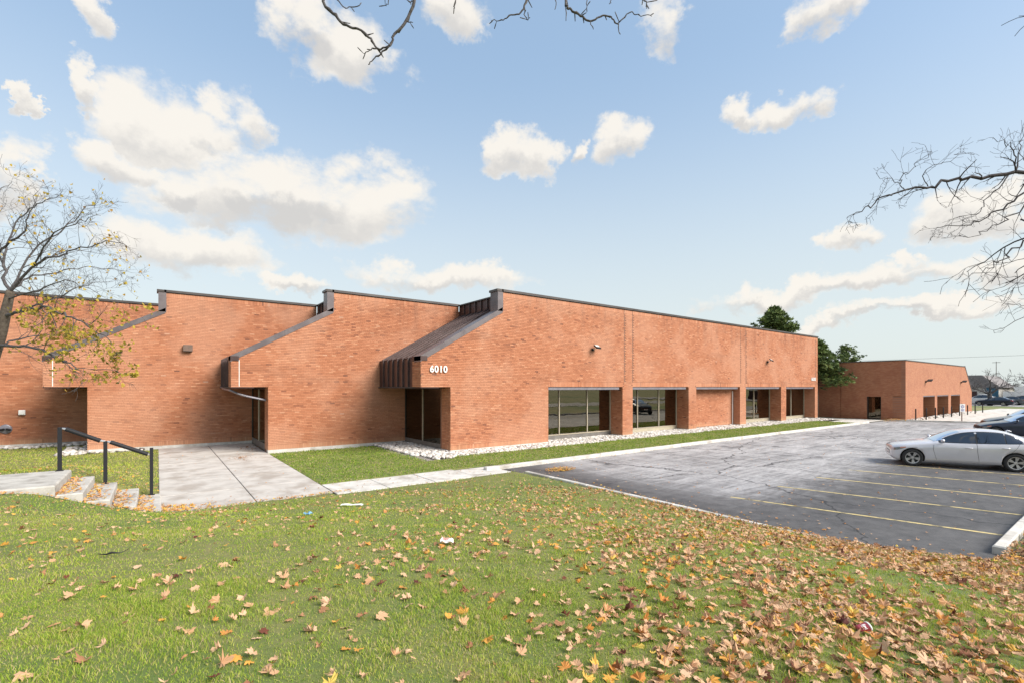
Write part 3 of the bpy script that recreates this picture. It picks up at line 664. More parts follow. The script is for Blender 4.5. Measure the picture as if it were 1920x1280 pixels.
sd_ = empty('side_window', (0, 0, 0)); sd_.parent = b2; ORG[sd_.name] = origin(b2).copy()
MB().box(x0 + .22, x0 + .23, 15.34, 16.39, .12, 2.1).build('pane', M['glass_dark'], sd_)
for q in (15.3, 16.36): MB().box(x0 + .12, x0 + .26, q + .001, q + .07, .05, 2.149).build('mullion', M['dark_frame'], sd_)
MB().box(x0 + .12, x0 + .26, 15.37, 16.36, .02, .12).build('sill', M['dark_frame'], sd_)
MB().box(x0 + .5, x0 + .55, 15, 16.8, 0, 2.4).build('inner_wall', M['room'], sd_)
for a, b in OP:
    op = empty('opening', (0, 0, 0)); op.parent = b2; ORG[op.name] = origin(b2).copy()
    MB().box(a, b, y0 + .02, y0 + .9, 2.10, 2.2).build('lintel', M['lintel'], op)
    MB().box(a, b, y0 + .93, y0 + .94, .3, 2.19).build('pane', M['glass_dark'], op); MB().box(a, b, y0 + .9, y0 + .96, 0, .3).build('base_panel', M['panel_grey'], op)
    MB().box((a + b) / 2 - .03, (a + b) / 2 + .03, y0 + .89, y0 + .97, .301, 2.19).build('mullion', M['frame'], op)
    MB().box(a, b, y0 + 1.8, y0 + 1.85, 0, 2.4).build('inner_wall', M['room'], op)
MB().box(x0 - .03, 77.2, y0 - .05, y0 + .35, T2 - .02, T2 + .06).build('coping', M['coping'], b2)
MB().box(x0 - .05, x0 + .35, y0 + .351, 22.55, T2 - .02, T2 + .06).build('coping', M['coping'], b2)
MB().box(x0 + .3, 77, y0 + .3, 22.4, T2 - .5, T2 - .3).build('roof_deck', M['coping'], b2)
MB().prism([(77.2, T2), (80.8, 2.5), (80.85, 2.6), (77.25, T2 + .1)], 'Y', y0 - .04, y0 + .4).build('flashing', M['grey_metal'], b2)
MB().box(80.4, 80.79, y0 + .301, 22, 0, 2.5).build('end_wall', M['mortar'], b2)
for x, lb in ((60.77, 'small floodlight high on the far brick building, nearer its corner'), (75.1, 'small floodlight high on the far brick building, nearer its sloped end')):
    f = empty('wall_floodlight', (x, 13.46, 3.65), lb, 'light', 'floodlights on the far building')
    MB().bbox(x - .08, x + .08, 13.36, 13.468, 3.5, 3.66, .02).build('junction_box', M['black_metal'], f)
    h = MB().prism([(-.3, -.06), (.28, .12), (.30, .18), (-.28, .0)], 'Y', -.2, .2).build('housing', M['black_metal'], f, local=True); h.location = (.15, -.3, 0)
for i, (x, y) in enumerate(((55.26, 12.92), (57.6, 12.7), (59.8, 12.5), (62.2, 12.41), (65.1, 12.36), (68.2, 12.31), (71.2, 12.2), (74.6, 12.15), (78.9, 12.2))):
    o = MB().lathe([(.0, 0), (.05, 0), (.05, 1.02), (.035, 1.08), (.0, 1.09)], (0, 0, 0), 'Z', 10).build('bollard', M['black_metal'], None, True, True)
    o.location = (x, y, .02)
    tag(o, ('thin black bollard, nearest of the row to the corner of the far brick building' if i == 0 else 'thin black bollard, last of the row beyond the sloped end of the far building' if i == 8 else 'thin black bollard along the front of the far brick building'), 'bollard', 'bollards before the far building')
sg = empty('parking_sign', (56.84, 10.1, .0), 'white parking sign with blue marks on a thin brown post', 'sign')
sx, sy_ = 56.84, 10.1
MB().box(sx - .045, sx + .045, sy_ - .02, sy_ + .04, 0, 1.62).build('post', pmat('rusty_post', (.16, .075, .045), (.10, .055, .04), 8, .8), sg)
bo = MB().box(-.21, .21, -.01, .008, -.36, .36).build('board', M['white'], sg, local=True); bo.location = (0, -.035, 1.22); bo.rotation_euler = (0, 0, R_(-42))
M['blue'] = pmat('sign_blue', (.10, .11, .34), None, rough=.6)
rg = MB(); 
for k in range(20):
    a, b = 2 * math.pi * k / 20, 2 * math.pi * (k + 1) / 20
    rg.add([(.13 * math.cos(a), -.0125, .12 + .13 * math.sin(a)), (.13 * math.cos(b), -.0125, .12 + .13 * math.sin(b)), (.085 * math.cos(b), -.0125, .12 + .085 * math.sin(b)), (.085 * math.cos(a), -.0125, .12 + .085 * math.sin(a))], [(0, 1, 2, 3)])
rg.box(-.06, .06, -.0135, -.0125, .10, .14); rg.build('symbol', M['blue'], bo, local=True)
mk = MB()
for z in (-.12, -.19, -.26): mk.box(-.13, .13, -.0125, -.0115, z - .018, z + .018)
mk.build('lettering', M['blue'], bo, local=True)

# ------------------------------------------------------------------ cars
def interp(pts, x):
    xs = [p[0] for p in pts]; ys = [p[1] for p in pts]
    if x <= xs[0]: return ys[0]
    if x >= xs[-1]: return ys[-1]
    for i in range(len(xs) - 1):
        if x <= xs[i + 1]:
            h = xs[i + 1] - xs[i]; t = (x - xs[i]) / h
            def sl(j):
                if j == 0: return (ys[1] - ys[0]) / (xs[1] - xs[0])
                if j == len(xs) - 1: return (ys[-1] - ys[-2]) / (xs[-1] - xs[-2])
                return (ys[j + 1] - ys[j - 1]) / (xs[j + 1] - xs[j - 1])
            m0, m1 = sl(i) * h, sl(i + 1) * h
            return (2 * t**3 - 3 * t * t + 1) * ys[i] + (t**3 - 2 * t * t + t) * m0 + (-2 * t**3 + 3 * t * t) * ys[i + 1] + (t**3 - t * t) * m1
TOPP = [(.17, .655), (.21, .71), (.42, .80), (.75, .875), (1.15, .94), (1.42, .985), (1.75, 1.17), (2.10, 1.335), (2.45, 1.42), (2.85, 1.46), (3.25, 1.455), (3.6, 1.40), (3.95, 1.26), (4.22, 1.125), (4.45, 1.09), (4.7, 1.06), (4.78, 1.0), (4.84, .80)]
BELT = [(.17, .58), (.22, .63), (.42, .72), (.8, .79), (1.45, .88), (2.5, .93), (3.6, .985), (4.3, 1.01), (4.7, .97), (4.84, .74)]
HALF = [(.17, .58), (.21, .70), (.30, .79), (.5, .865), (.9, .905), (2.4, .925), (3.8, .915), (4.3, .875), (4.6, .80), (4.76, .70), (4.84, .56)]
BOT = [(.17, .34), (.27, .22), (.5, .19), (2.4, .20), (4.4, .21), (4.7, .28), (4.84, .42)]
def ring(x):
    top, be, w, zb = interp(TOPP, x), interp(BELT, x), interp(HALF, x), interp(BOT, x)
    c = min(max((top - be - .10) / .22, 0), 1); c = c * c * (3 - 2 * c)
    rw = .60 + .02 * c; hood = [(.965 * w, be + .0), (.945 * w, be + .35 * (top - be)), (.86 * w, be + .72 * (top - be)), (.62 * w, be + .92 * (top - be)), (.32 * w, top - .006), (0, top)]
    cab = [(.955 * w, be), (.93 * w, be + .04), (rw + .035, top - .12), (rw - .05, top - .035), (.32, top - .004), (0, top)]
    up = [(a[0] * (1 - c) + b[0] * c, a[1] * (1 - c) + b[1] * c) for a, b in zip(hood, cab)]
    h = be - zb
    return [(0, zb), (.82 * w, zb), (.925 * w, zb + .04 * h), (.965 * w, zb + .20 * h), (.978 * w, zb + .5 * h), (w, zb + .79 * h), (.985 * w, zb + .92 * h)] + up
def side_y(x, z):
    r = ring(x)
    for (ya, za), (yb, zb) in zip(r[2:-1], r[3:]):
        if za <= z <= zb and zb > za: return ya + (yb - ya) * (z - za) / (zb - za)
    return r[-3][0]
def surf_patch(poly_top, poly_bot, xa, xb, nx, nz, off, side):
    """patch on the flank between two curves z(x), lifted off the skin"""
    m = MB(); vs = []
    for i in range(nx + 1):
        x = xa + (xb - xa) * i / nx; z0, z1 = interp(poly_bot, x), interp(poly_top, x)
        for j in range(nz + 1):
            z = z0 + (z1 - z0) * j / nz; vs.append((x, side * (side_y(x, z) + off), z))
    m.add(vs, [((i * (nz + 1) + j), ((i + 1) * (nz + 1) + j), ((i + 1) * (nz + 1) + j + 1), (i * (nz + 1) + j + 1)) for i in range(nx) for j in range(nz)]); return m
def car_paint(name, col, metal=.55, rough=.3):
    return pmat(name, col, tuple(c * .93 for c in col), 1.5, rough, metal=metal, coat=.6)
M['tyre'] = pmat('tyre', (.018, .018, .02), (.03, .03, .03), 20, .85)
M['rim'] = pmat('alloy_rim', (.56, .56, .57), None, rough=.3, metal=.8)
M['car_glass'] = glass_mat('car_glass', (.05, .053, .06), .10, (.80, .86, .95))
M['car_in'] = pmat('car_interior', (.02, .02, .022), None, rough=.8)
M['black_trim'] = pmat('black_trim', (.012, .012, .013), None, rough=.5)
M['lamp_clear'] = pmat('lamp_clear', (.20, .195, .17), (.10, .10, .09), 30, .15, coat=1)
M['lamp_amber'] = pmat('lamp_amber', (.55, .20, .10), None, rough=.2, coat=1)
M['lamp_red'] = pmat('lamp_red', (.30, .02, .02), None, rough=.2, coat=1)
WX, WR = (.79, 3.68), .325
def make_car(label, paint, group=None):
    root = empty('parked_car', (0, 0, 0), label, 'car', group)
    n = 96; rs = []; xs = [.17 + 4.67 * ((.5 - .5 * math.cos(math.pi * (i / n))) * .5 + (i / n) * .5) for i in range(n + 1)]
    for x in xs: rs.append(ring(x))
    k = len(rs[0]); b = MB(); vs = []
    for x, r in zip(xs, rs):
        for y, z in r: vs.append((x, y, z))
        for y, z in r[-2:0:-1]: vs.append((x, -y, z))
    kk = 2 * k - 2; fs = []
    for i in range(n):
        for j in range(kk): fs.append((i * kk + j, i * kk + (j + 1) % kk, (i + 1) * kk + (j + 1) % kk, (i + 1) * kk + j))
    fs += [tuple(range(kk))[::-1], tuple(range(n * kk, (n + 1) * kk))]
    b.add(vs, fs); body = b.build('body', [paint, M['black_trim']], root, True, True)
    # wheel arches cut through the flanks
    cu = MB()
    for wx in WX:
        for s in (-1, 1):
            m_ = 28; ring_ = [(wx + .375 * math.cos(2 * math.pi * q / m_), .325 + .375 * math.sin(2 * math.pi * q / m_)) for q in range(m_)]
            cu.prism(ring_, 'Y', s * .62 - .0, s * 1.2) if s > 0 else cu.prism(ring_, 'Y', -1.2, -.62)
    cme = cu.mesh('cut'); co = bpy.data.objects.new('cut', cme); COL.objects.link(co); cme.materials.append(paint); cme.materials.append(M['black_trim'])
    cme.polygons.foreach_set('material_index', [1] * len(cme.polygons))
    md = body.modifiers.new('b', 'BOOLEAN'); md.object = co; md.operation = 'DIFFERENCE'; md.solver = 'EXACT'
    dg = bpy.context.evaluated_depsgraph_get(); nm = bpy.data.meshes.new_from_object(body.evaluated_get(dg))
    body.modifiers.clear(); old = body.data; body.data = nm; nm.name = 'body'; bpy.data.meshes.remove(old); bpy.data.objects.remove(co)
    # glass
    for s in (-1, 1):
        top = [(1.60, 1.0), (1.80, 1.115), (2.05, 1.235), (2.35, 1.325), (2.75, 1.372), (3.15, 1.372), (3.45, 1.335), (3.7, 1.25), (3.84, 1.14), (3.88, 1.04)]
        bot = [(1.60, .965), (2.4, .975), (3.4, 1.005), (3.88, 1.03)]
        surf_patch([(a, z + .022) for a, z in top], [(a, z - .018) for a, z in bot], 1.575, 3.90, 40, 5, .003, s).build('window_trim', M['steel'] if 0 else M['black_trim'], root, True, True)
        surf_patch([(a, z) for a, z in top], bot, 1.62, 2.62, 20, 5, .009, s).build('window', M['car_glass'], root, True, True)
        surf_patch([(a, z) for a, z in top], bot, 2.68, 3.42, 18, 5, .009, s).build('window', M['car_glass'], root, True, True)
        surf_patch([(a, z) for a, z in top], bot, 3.45, 3.86, 10, 5, .009, s).build('window', M['car_glass'], root, True, True)
        # door shut lines
        for pts in ([(1.42, .86), (1.40, .7), (1.46, .45), (1.5, .30)], [(2.64, .97), (2.65, .7), (2.68, .45), (2.70, .30)], [(3.78, 1.0), (3.70, .85), (3.50, .60), (3.30, .33)]):
            d = MB(); q = []
            for a, z in pts:
                q.append((a - .006, s * (side_y(a, z) + .0022), z)); q.append((a + .006, s * (side_y(a, z) + .0022), z))
            # refine along the curve so that the strip hugs the skin
            L = []
            for (a0_, z0_), (a1_, z1_) in zip(pts[:-1], pts[1:]):
                for t_ in range(6): L.append((a0_ + (a1_ - a0_) * t_ / 6, z0_ + (z1_ - z0_) * t_ / 6))
            L.append(pts[-1]); vs_ = []
            for a, z in L: vs_ += [(a - .005, s * (side_y(a, z) + .003), z), (a + .005, s * (side_y(a, z) + .003), z)]
            d.add(vs_, [(2 * i, 2 * i + 1, 2 * i + 3, 2 * i + 2) for i in range(len(L) - 1)]); d.build('door_gap', M['black_trim'], root, False, True)
        for hx, hz in ((2.42, .79), (3.42, .835)):
            y = side_y(hx, hz) * s
            MB().tube([(hx - .11, y, hz), (hx - .07, y + s * .03, hz + .005), (hx + .07, y + s * .032, hz + .007), (hx + .11, y, hz + .005)], [.010, .017, .017, .010], 8).build('door_handle', paint, root, True, True)
        # sill, mirror, lamps
        mi = MB().tube([(1.72, s * .86, .985), (1.68, s * .95, 1.01)], .025, 8).build('mirror_arm', M['black_trim'], root, True, True)
        mr = MB(); mr.lathe([(.0, -.06), (.05, -.055), (.085, -.02), (.09, .03), (.0, .035)], (0, 0, 0), 'X', 14); mo = mr.build('mirror', paint, root, True, True)
        mo.location = (1.66, s * 1.0, 1.035); mo.scale = (1, 1.15, .72)
        surf_patch([(.22, .66), (.36, .70), (.60, .738)], [(.22, .575), (.36, .60), (.60, .70)], .235, .58, 14, 3, .006, s).build('headlight', M['lamp_clear'], root, True, True)
        surf_patch([(.38, .709), (.60, .739)], [(.38, .665), (.60, .702)], .42, .59, 8, 2, .009, s).build('turn_signal', M['lamp_amber'], root, True, True)
        surf_patch([(4.45, .93), (4.8, .92)], [(4.45, .84), (4.8, .76)], 4.47, 4.80, 10, 3, .006, s).build('tail_light', M['lamp_red'], root, True, True)
    # windscreens follow the top line
    def screen(xa, xb, w0, w1, name):
        m = MB(); vs_ = []; N, Q = 14, 10
        for i in range(N + 1):
            x = xa + (xb - xa) * i / N; r = ring(x); w = w0 + (w1 - w0) * i / N
            for j in range(Q + 1):
                y = -w + 2 * w * j / Q; ay = abs(y); zz = r[-1][1]
                for (y1, z1), (y2, z2) in zip(r[:-1], r[1:]):
                    if y2 <= ay <= y1 and z1 > .9: zz = z1 + (z2 - z1) * (y1 - ay) / max(y1 - y2, 1e-6)
                vs_.append((x, y, zz + .007))
        m.add(vs_, [(i * (Q + 1) + j, i * (Q + 1) + j + 1, (i + 1) * (Q + 1) + j + 1, (i + 1) * (Q + 1) + j) for i in range(N) for j in range(Q)]); m.build(name, M['car_glass'], root, True, True)
    screen(1.46, 2.22, .74, .56, 'windscreen'); screen(3.62, 4.20, .54, .66, 'rear_window')
    MB().bbox(.166, .22, -.30, .30, .40, .55, .01).build('grille', M['black_trim'], root, False, True)
    MB().box(.158, .19, -.26, .26, .42, .52).build('number_plate', M['white'], root, False, True)
    MB().tube([(3.66, 0, 1.385), (3.72, 0, 1.435), (3.83, 0, 1.40)], [.03, .022, .012], 8).build('antenna_fin', paint, root, True, True)
    # wheels
    w0 = None
    for wx in WX:
        for s in (-1, 1):
            if w0 is None:
                w = MB().lathe([(.215, -.085), (.235, -.10), (.29, -.105), (.318, -.09), (.325, -.06), (.325, .06), (.318, .09), (.29, .105), (.235, .10), (.215, .085)], (0, 0, 0), 'Y', 40).build('wheel', M['tyre'], root, True, True)
                rim = MB().lathe([(.222, -.092), (.205, -.088), (.200, -.02), (.19, .05)], (0, 0, 0), 'Y', 36)
                for q in range(5):
                    a = 2 * math.pi * q / 5 + .3
                    for da in (-.16, .16):
                        c0 = (.05 * math.cos(a), .05 * math.sin(a)); c1 = (.208 * math.cos(a + da), .208 * math.sin(a + da))
                        tx, tz = -math.sin(a), math.cos(a); wd = .022
                        rim.add([(c0[0] - tx * wd, -.075, c0[1] - tz * wd), (c0[0] + tx * wd, -.075, c0[1] + tz * wd), (c1[0] + tx * wd, -.085, c1[1] + tz * wd), (c1[0] - tx * wd, -.085, c1[1] - tz * wd),
                                 (c0[0] - tx * wd, -.045, c0[1] - tz * wd), (c0[0] + tx * wd, -.045, c0[1] + tz * wd), (c1[0] + tx * wd, -.05, c1[1] + tz * wd), (c1[0] - tx * wd, -.05, c1[1] - tz * wd)],
                                [(0, 1, 2, 3), (1, 0, 4, 5), (2, 1, 5, 6), (3, 2, 6, 7), (0, 3, 7, 4)])
                rim.lathe([(.0, -.085), (.05, -.083), (.06, -.07), (.06, -.04)], (0, 0, 0), 'Y', 16)
                rim.build('rim', M['rim'], w, False, True)
                MB().lathe([(.0, -.012), (.195, -.012)], (0, 0, 0), 'Y', 20).build('brake_disc', M['black_trim'], w, False, True)
                w0 = w; ob = w
            else:
                ob = copy_tree(w0, root)
            ob.location = (wx, s * .80, .325); ob.rotation_euler = (0, random.uniform(0, 1.2), 0 if s < 0 else math.pi)
    return root
def place_car(c, fx, fy, dirx, diry, sz=1.0):
    """left front wheel contact at (fx, fy); (dirx, diry) points to where the nose looks. Local x runs to the tail."""
    L = math.hypot(dirx, diry); dx, dy = dirx / L, diry / L
    ang = math.atan2(-dy, -dx); ca, sa = math.cos(ang), math.sin(ang)
    wx, wy = WX[0], -.82           # nose at -x, so the left side lies at -y
    c.location = (fx - (ca * wx - sa * wy), fy - (sa * wx + ca * wy), .0); c.rotation_euler = (0, 0, ang); c.scale = (1, 1, sz)
silver = make_car('silver four-door sedan parked across the nearest bays, whole flank in view', car_paint('silver_paint', (.66, .66, .70), .2, .24), 'cars in the parking lot')
place_car(silver, 23.57, 5.62, -1.17, 2.62)
def recolour(c, paint, label, group):
    tag(c, label, 'car', group)
    for o in [c] + list(c.children_recursive):
        if o.type == 'MESH' and any(m and m.name.startswith(('silver_paint',)) for m in o.data.materials):
            o.data = o.data.copy()
            for i, m in enumerate(o.data.materials):
                if m.name.startswith('silver_paint'): o.data.materials[i] = paint
navy = car_paint('navy_paint', (.018, .026, .05)); char = car_paint('charcoal_paint', (.03, .034, .04)); wht = car_paint('white_paint_car', (.72, .73, .74), .0, .35); grey = car_paint('grey_paint', (.12, .13, .14))
c2 = copy_tree(silver); recolour(c2, navy, 'dark navy car just behind the silver sedan, only its roof line showing', 'cars in the parking lot'); place_car(c2, 39.8, 5.6, -1.17, 2.62, 1.05)
c3 = copy_tree(silver); recolour(c3, char, 'taller charcoal car behind the navy one at the right edge', 'cars in the parking lot'); place_car(c3, 43.0, 5.8, -1.17, 2.62, 1.2)
for (x, y, sz, p, lb, dr) in ((*at(1812, 757, 84).xy, 1.25, wht, 'white van-like car far off beside the tree trunk, leftmost of the distant row', (0, 1)), (*at(1836, 758, 80).xy, 1.0, navy, 'dark blue car far off, second of the distant row', (.1, 1)),
                          (*at(1862, 757, 84).xy, 1.0, grey, 'grey car far off just right of the bare tree trunk', (.1, 1)), (*at(1884, 757, 83).xy, 1.1, char, 'black car far off, rightmost of the distant row', (.1, 1))):
    c = copy_tree(silver); recolour(c, p, lb, 'distant parked cars'); place_car(c, x, y, dr[0], dr[1], sz)

# ------------------------------------------------------------------ far background
M['shingle'] = pmat('shingle', (.055, .045, .042), (.09, .078, .072), 6, .9, c3=(.12, .11, .105), s3=.7)
M['roof_grey'] = pmat('roof_grey', (.22, .20, .20), (.16, .15, .15), 3, .85)
M['teal'] = pmat('teal_paint', (.035, .12, .19), None, rough=.6)
M['dark_brick'] = pmat('dark_brick', (.075, .040, .036), (.055, .03, .03), 5, .9)
h1 = empty('low_house', (122, 24, 0), 'low pale building with grey roof and teal end far behind the parked cars', 'house')
MB().box(120, 135, 16.5, 32, 0, 3.0).build('wall', M['concrete_pale'], h1)
MB().prism([(16.2, 3.0), (32.4, 3.0), (30, 5.2), (18.6, 5.2)], 'X', 119.6, 135).build('roof', M['roof_grey'], h1)
MB().box(119.85, 119.99, 16.5, 18.2, 0, 3.0).build('end_panel', M['teal'], h1)
for i in range(4): MB().box(119.9, 119.99, 19.3 + 1.6 * i, 20.3 + 1.6 * i, 1.0, 2.3).build('window', M['dark_brick'], h1)
h2 = empty('shingled_house', (124, 2, 0), 'long low house with dark shingled roof at the right edge far away', 'house')
MB().box(122, 140, -22, 11.2, 0, 2.7).build('wall', M['dark_brick'], h2)
MB().box(121.85, 122, -22, 11.2, 2.1, 2.7).build('fascia', M['white'], h2)
MB().prism([(120.8, 2.7), (141, 2.7), (131, 6.2), (124, 6.0)], 'Y', -23, 12).build('roof', M['shingle'], h2)
for i in range(5): MB().box(121.9, 121.99, 2 - 4.6 * i, 4.6 - 4.6 * i, .3, 2.0).build('window', M['dark_frame'], h2)
tk = empty('box_truck', (119, 13.3, 0), 'white box truck body parked far off beside the dark roofed house', 'truck')
MB().box(118.5, 121, 11.6, 14.4, .9, 3.2).build('cargo_box', M['white'], tk); MB().box(118.7, 120.8, 14.42, 15.8, .6, 2.3).build('cab', M['white'], tk)
for y in (12.2, 15.2): MB().lathe([(.0, -.15), (.42, -.15), (.42, .15), (.0, .15)], (118.7, y, .42), 'X', 14).build('wheel', M['tyre'], tk)
vg = MB().add([(96, 2, -.02), (108, -6, -.02), (108, 40, -.02), (82, 40, -.02), (82, 13.4, -.02), (96, 12.9, -.02)], [(0, 1, 2, 3, 4, 5)]).build('verge', M['field']); tag(vg, kind='structure')
rd = MB().add([(108.2, -60, -.03), (124, -60, -.03), (124, 90, -.03), (108.2, 90, -.03)], [(0, 1, 2, 3)]).build('far_road', M['asphalt']); tag(rd, kind='structure')
PQ = at(1868, 760, 115); po = empty('utility_pole', (PQ.x, PQ.y, 0), 'grey utility pole with crossarm standing behind the far houses', 'pole')
MB().tube([(PQ.x, PQ.y, 0), (PQ.x, PQ.y, 9.2)], [.10, .06], 8).build('mast', M['roof_grey'], po); MB().box(PQ.x - .06, PQ.x + .06, PQ.y - .7, PQ.y + .7, 8.9, 9.0).build('crossarm', M['roof_grey'], po)
wr = MB(); pts = []
for i in range(25):
    t = i / 24; pts.append((135 + 6 * (t - .5), 70 - 96 * t, 9.2 + .5 * (2 * t - 1) ** 2))
wr.tube(pts, .028, 4); tag(wr.build('power_line', M['black_metal']), 'thin power line strung across the sky behind the far buildings', 'wire')

# ------------------------------------------------------------------ trees
M['bark'] = pmat('bark', (.085, .066, .052), (.14, .115, .09), 14, .95, .6, 40)
M['bark_grey'] = pmat('bark_grey', (.060, .054, .056), (.12, .11, .11), 18, .95, .5, 60)
M['twig'] = pmat('twig_bark', (.030, .026, .030), (.055, .047, .048), 20, .9)
def vrand(r, s): return Vector((r.gauss(0, s), r.gauss(0, s), r.gauss(0, s)))
def grow(mb, p, d, L, rad, lvl, r, tips, sag=0.0, kink=.22, minr=.0022, sides=4, spread=.75, nsub=(3, 5)):
    """recursive crooked twig"""
    n = max(3, int(L / .12) if L < 1.2 else 8); path = [p]; dd = d.normalized()
    for i in range(n):
        dd = (dd + vrand(r, kink) + Vector((0, 0, -sag))).normalized(); path.append(path[-1] + dd * (L / n))
    mb.tube(path, [max(minr, rad * (1 - .72 * i / n)) for i in range(n + 1)], sides, cap=False)
    if lvl <= 0: tips.append((path[-1], dd)); tips.append((path[len(path) // 2], dd)); return
    for k in range(r.randint(*nsub)):
        t = r.uniform(.25, 1.0); i = min(n - 1, int(t * n)); q = path[i].lerp(path[i + 1], t * n - i if t < 1 else 1.0)
        a = (path[i + 1] - path[i]).normalized(); side = vrand(r, 1.0); side = (side - a * side.dot(a)).normalized()
        grow(mb, q, a * .8 + side * spread, L * r.uniform(.42, .7), rad * (1 - .6 * t) * .62, lvl - 1, r, tips, sag, kink, minr, max(3, sides - 1), spread, nsub)
def smooth_path(pts, k=4):
    out_ = []; P = [Vector(p) for p in pts]
    for i in range(len(P) - 1):
        p0, p1, p2, p3 = P[max(i - 1, 0)], P[i], P[i + 1], P[min(i + 2, len(P) - 1)]
        for j in range(k):
            t = j / k; out_.append(.5 * ((2 * p1) + (p2 - p0) * t + (2 * p0 - 5 * p1 + 4 * p2 - p3) * t * t + (3 * p1 - p0 - 3 * p2 + p3) * t ** 3))
    return out_ + [P[-1]]
def limb(mb, pts, r0, r1, r, tips, every=.35, tl=(.5, 1.0), lvl=1, sag=0., kink=.2, sides=6, minr=.0022, start=.12, spread=.9, nsub=(2, 4), wob=.02):
    path = smooth_path(pts, 5); path = [p + vrand(r, wob * min(1, i / 3)) for i, p in enumerate(path)]; n = len(path)
    mb.tube(path, [r0 + (r1 - r0) * (i / (n - 1)) ** .8 for i in range(n)], sides, cap=False)
    tot = 0
    for i in range(1, n):
        a = path[i] - path[i - 1]; tot += a.length
        if i / n > start and tot > every * r.uniform(.6, 1.2):
            tot = 0; dr = a.normalized(); side = vrand(r, 1.0); side = (side - dr * side.dot(dr)).normalized()
            rr = (r0 + (r1 - r0) * (i / (n - 1)) ** .8) * .5
            grow(mb, path[i], dr * .7 + side * spread, r.uniform(*tl) * (1.1 - .5 * i / n), max(rr, minr * 1.3), lvl, r, tips, sag, kink, minr, 4, .8, nsub)
    tips.append((path[-1], (path[-1] - path[-2]).normalized())); return path
def maple_leaf(size=1.0, curl=.25, r=random, torn=0.0):
    """maple leaf: 5 pointed lobes as a fan from the stalk end, curled"""
    out_ = []
    lob = [(-150, .42), (-128, .40), (-108, .62), (-92, .55), (-76, .78), (-58, .52), (-40, .66), (-26, .84), (-14, .68), (0, .98)]
    pts = lob + [(-a, q) for a, q in lob[-2::-1]]
    c1, c2, tw = r.uniform(-.5, 1.0) * curl, r.uniform(-.5, 1.0) * curl, r.uniform(-1, 1) * curl
    for a, q in pts:
        q *= r.uniform(.86, 1.08) * (r.uniform(.35, .8) if r.random() < torn else 1); x, y = q * math.sin(R_(a)) * .62, q * math.cos(R_(a)) * .62
        out_.append((x * size, y * size, size * (c1 * x * x * 2.2 + c2 * y * y * 1.8 + tw * x * y * 1.6 + r.uniform(-.03, .03) * curl * 3)))
    vs = [(0, -.05 * size, 0)] + out_; n = len(out_)
    fs = [(0, i + 1, i + 2) for i in range(n - 1)]
    k = len(vs); vs += [(-.008 * size, -.05 * size, .002), (.008 * size, -.05 * size, .002), (.03 * size, -.55 * size, .03 * size)]
    fs.append((k, k + 2, k + 1)); return [(vx, -vy if 0 else vy, vz) for vx, vy, vz in vs], fs

LEAFT = [(0.0, (.10, .028, .022)), (.12, (.17, .055, .028)), (.25, (.34, .17, .085)), (.45, (.52, .31, .17)), (.62, (.62, .41, .26)), (.74, (.52, .22, .055)), (.86, (.62, .32, .06)), (1.0, (.62, .45, .10))]
M['leaf_litter'] = tone_mat('leaf_litter', LEAFT, .75, noise_amt=.12, nscale=30, trans=.12)
M['yellow_leaf'] = tone_mat('yellow_leaf', [(0, (.16, .13, .03)), (.4, (.36, .30, .04)), (.8, (.55, .42, .06)), (1, (.40, .22, .06))], .7, noise_amt=.1, trans=.35)
def scatter_mesh(name, protos, placements, mat, parent=None, kind='stuff', smooth=False):
    """placements: (position, 3x3 basis as Matrix, scale, proto index, tone)"""
    V = []; T = []; tone = []; base = 0
    for p, mx, sc, k, tn in placements:
        pv, pf = protos[k]; a = np.asarray(pv) * sc; Rm = np.asarray(mx); v = a @ Rm.T + np.asarray(p)
        V.append(v); T.append(np.asarray(pf) + base); base += len(pv); tone += [tn] * len(pf)
    me = np_mesh(name, np.concatenate(V), tris=np.concatenate(T), attr=('tone', tone), org=tuple(origin(parent)), smooth=smooth)
    o = link(name, me, mat, parent)
    if kind: o['kind'] = kind
    return o
def rot(rx, ry, rz): return np.array(Matrix.Rotation(rz, 3, 'Z') @ Matrix.Rotation(ry, 3, 'Y') @ Matrix.Rotation(rx, 3, 'X'))

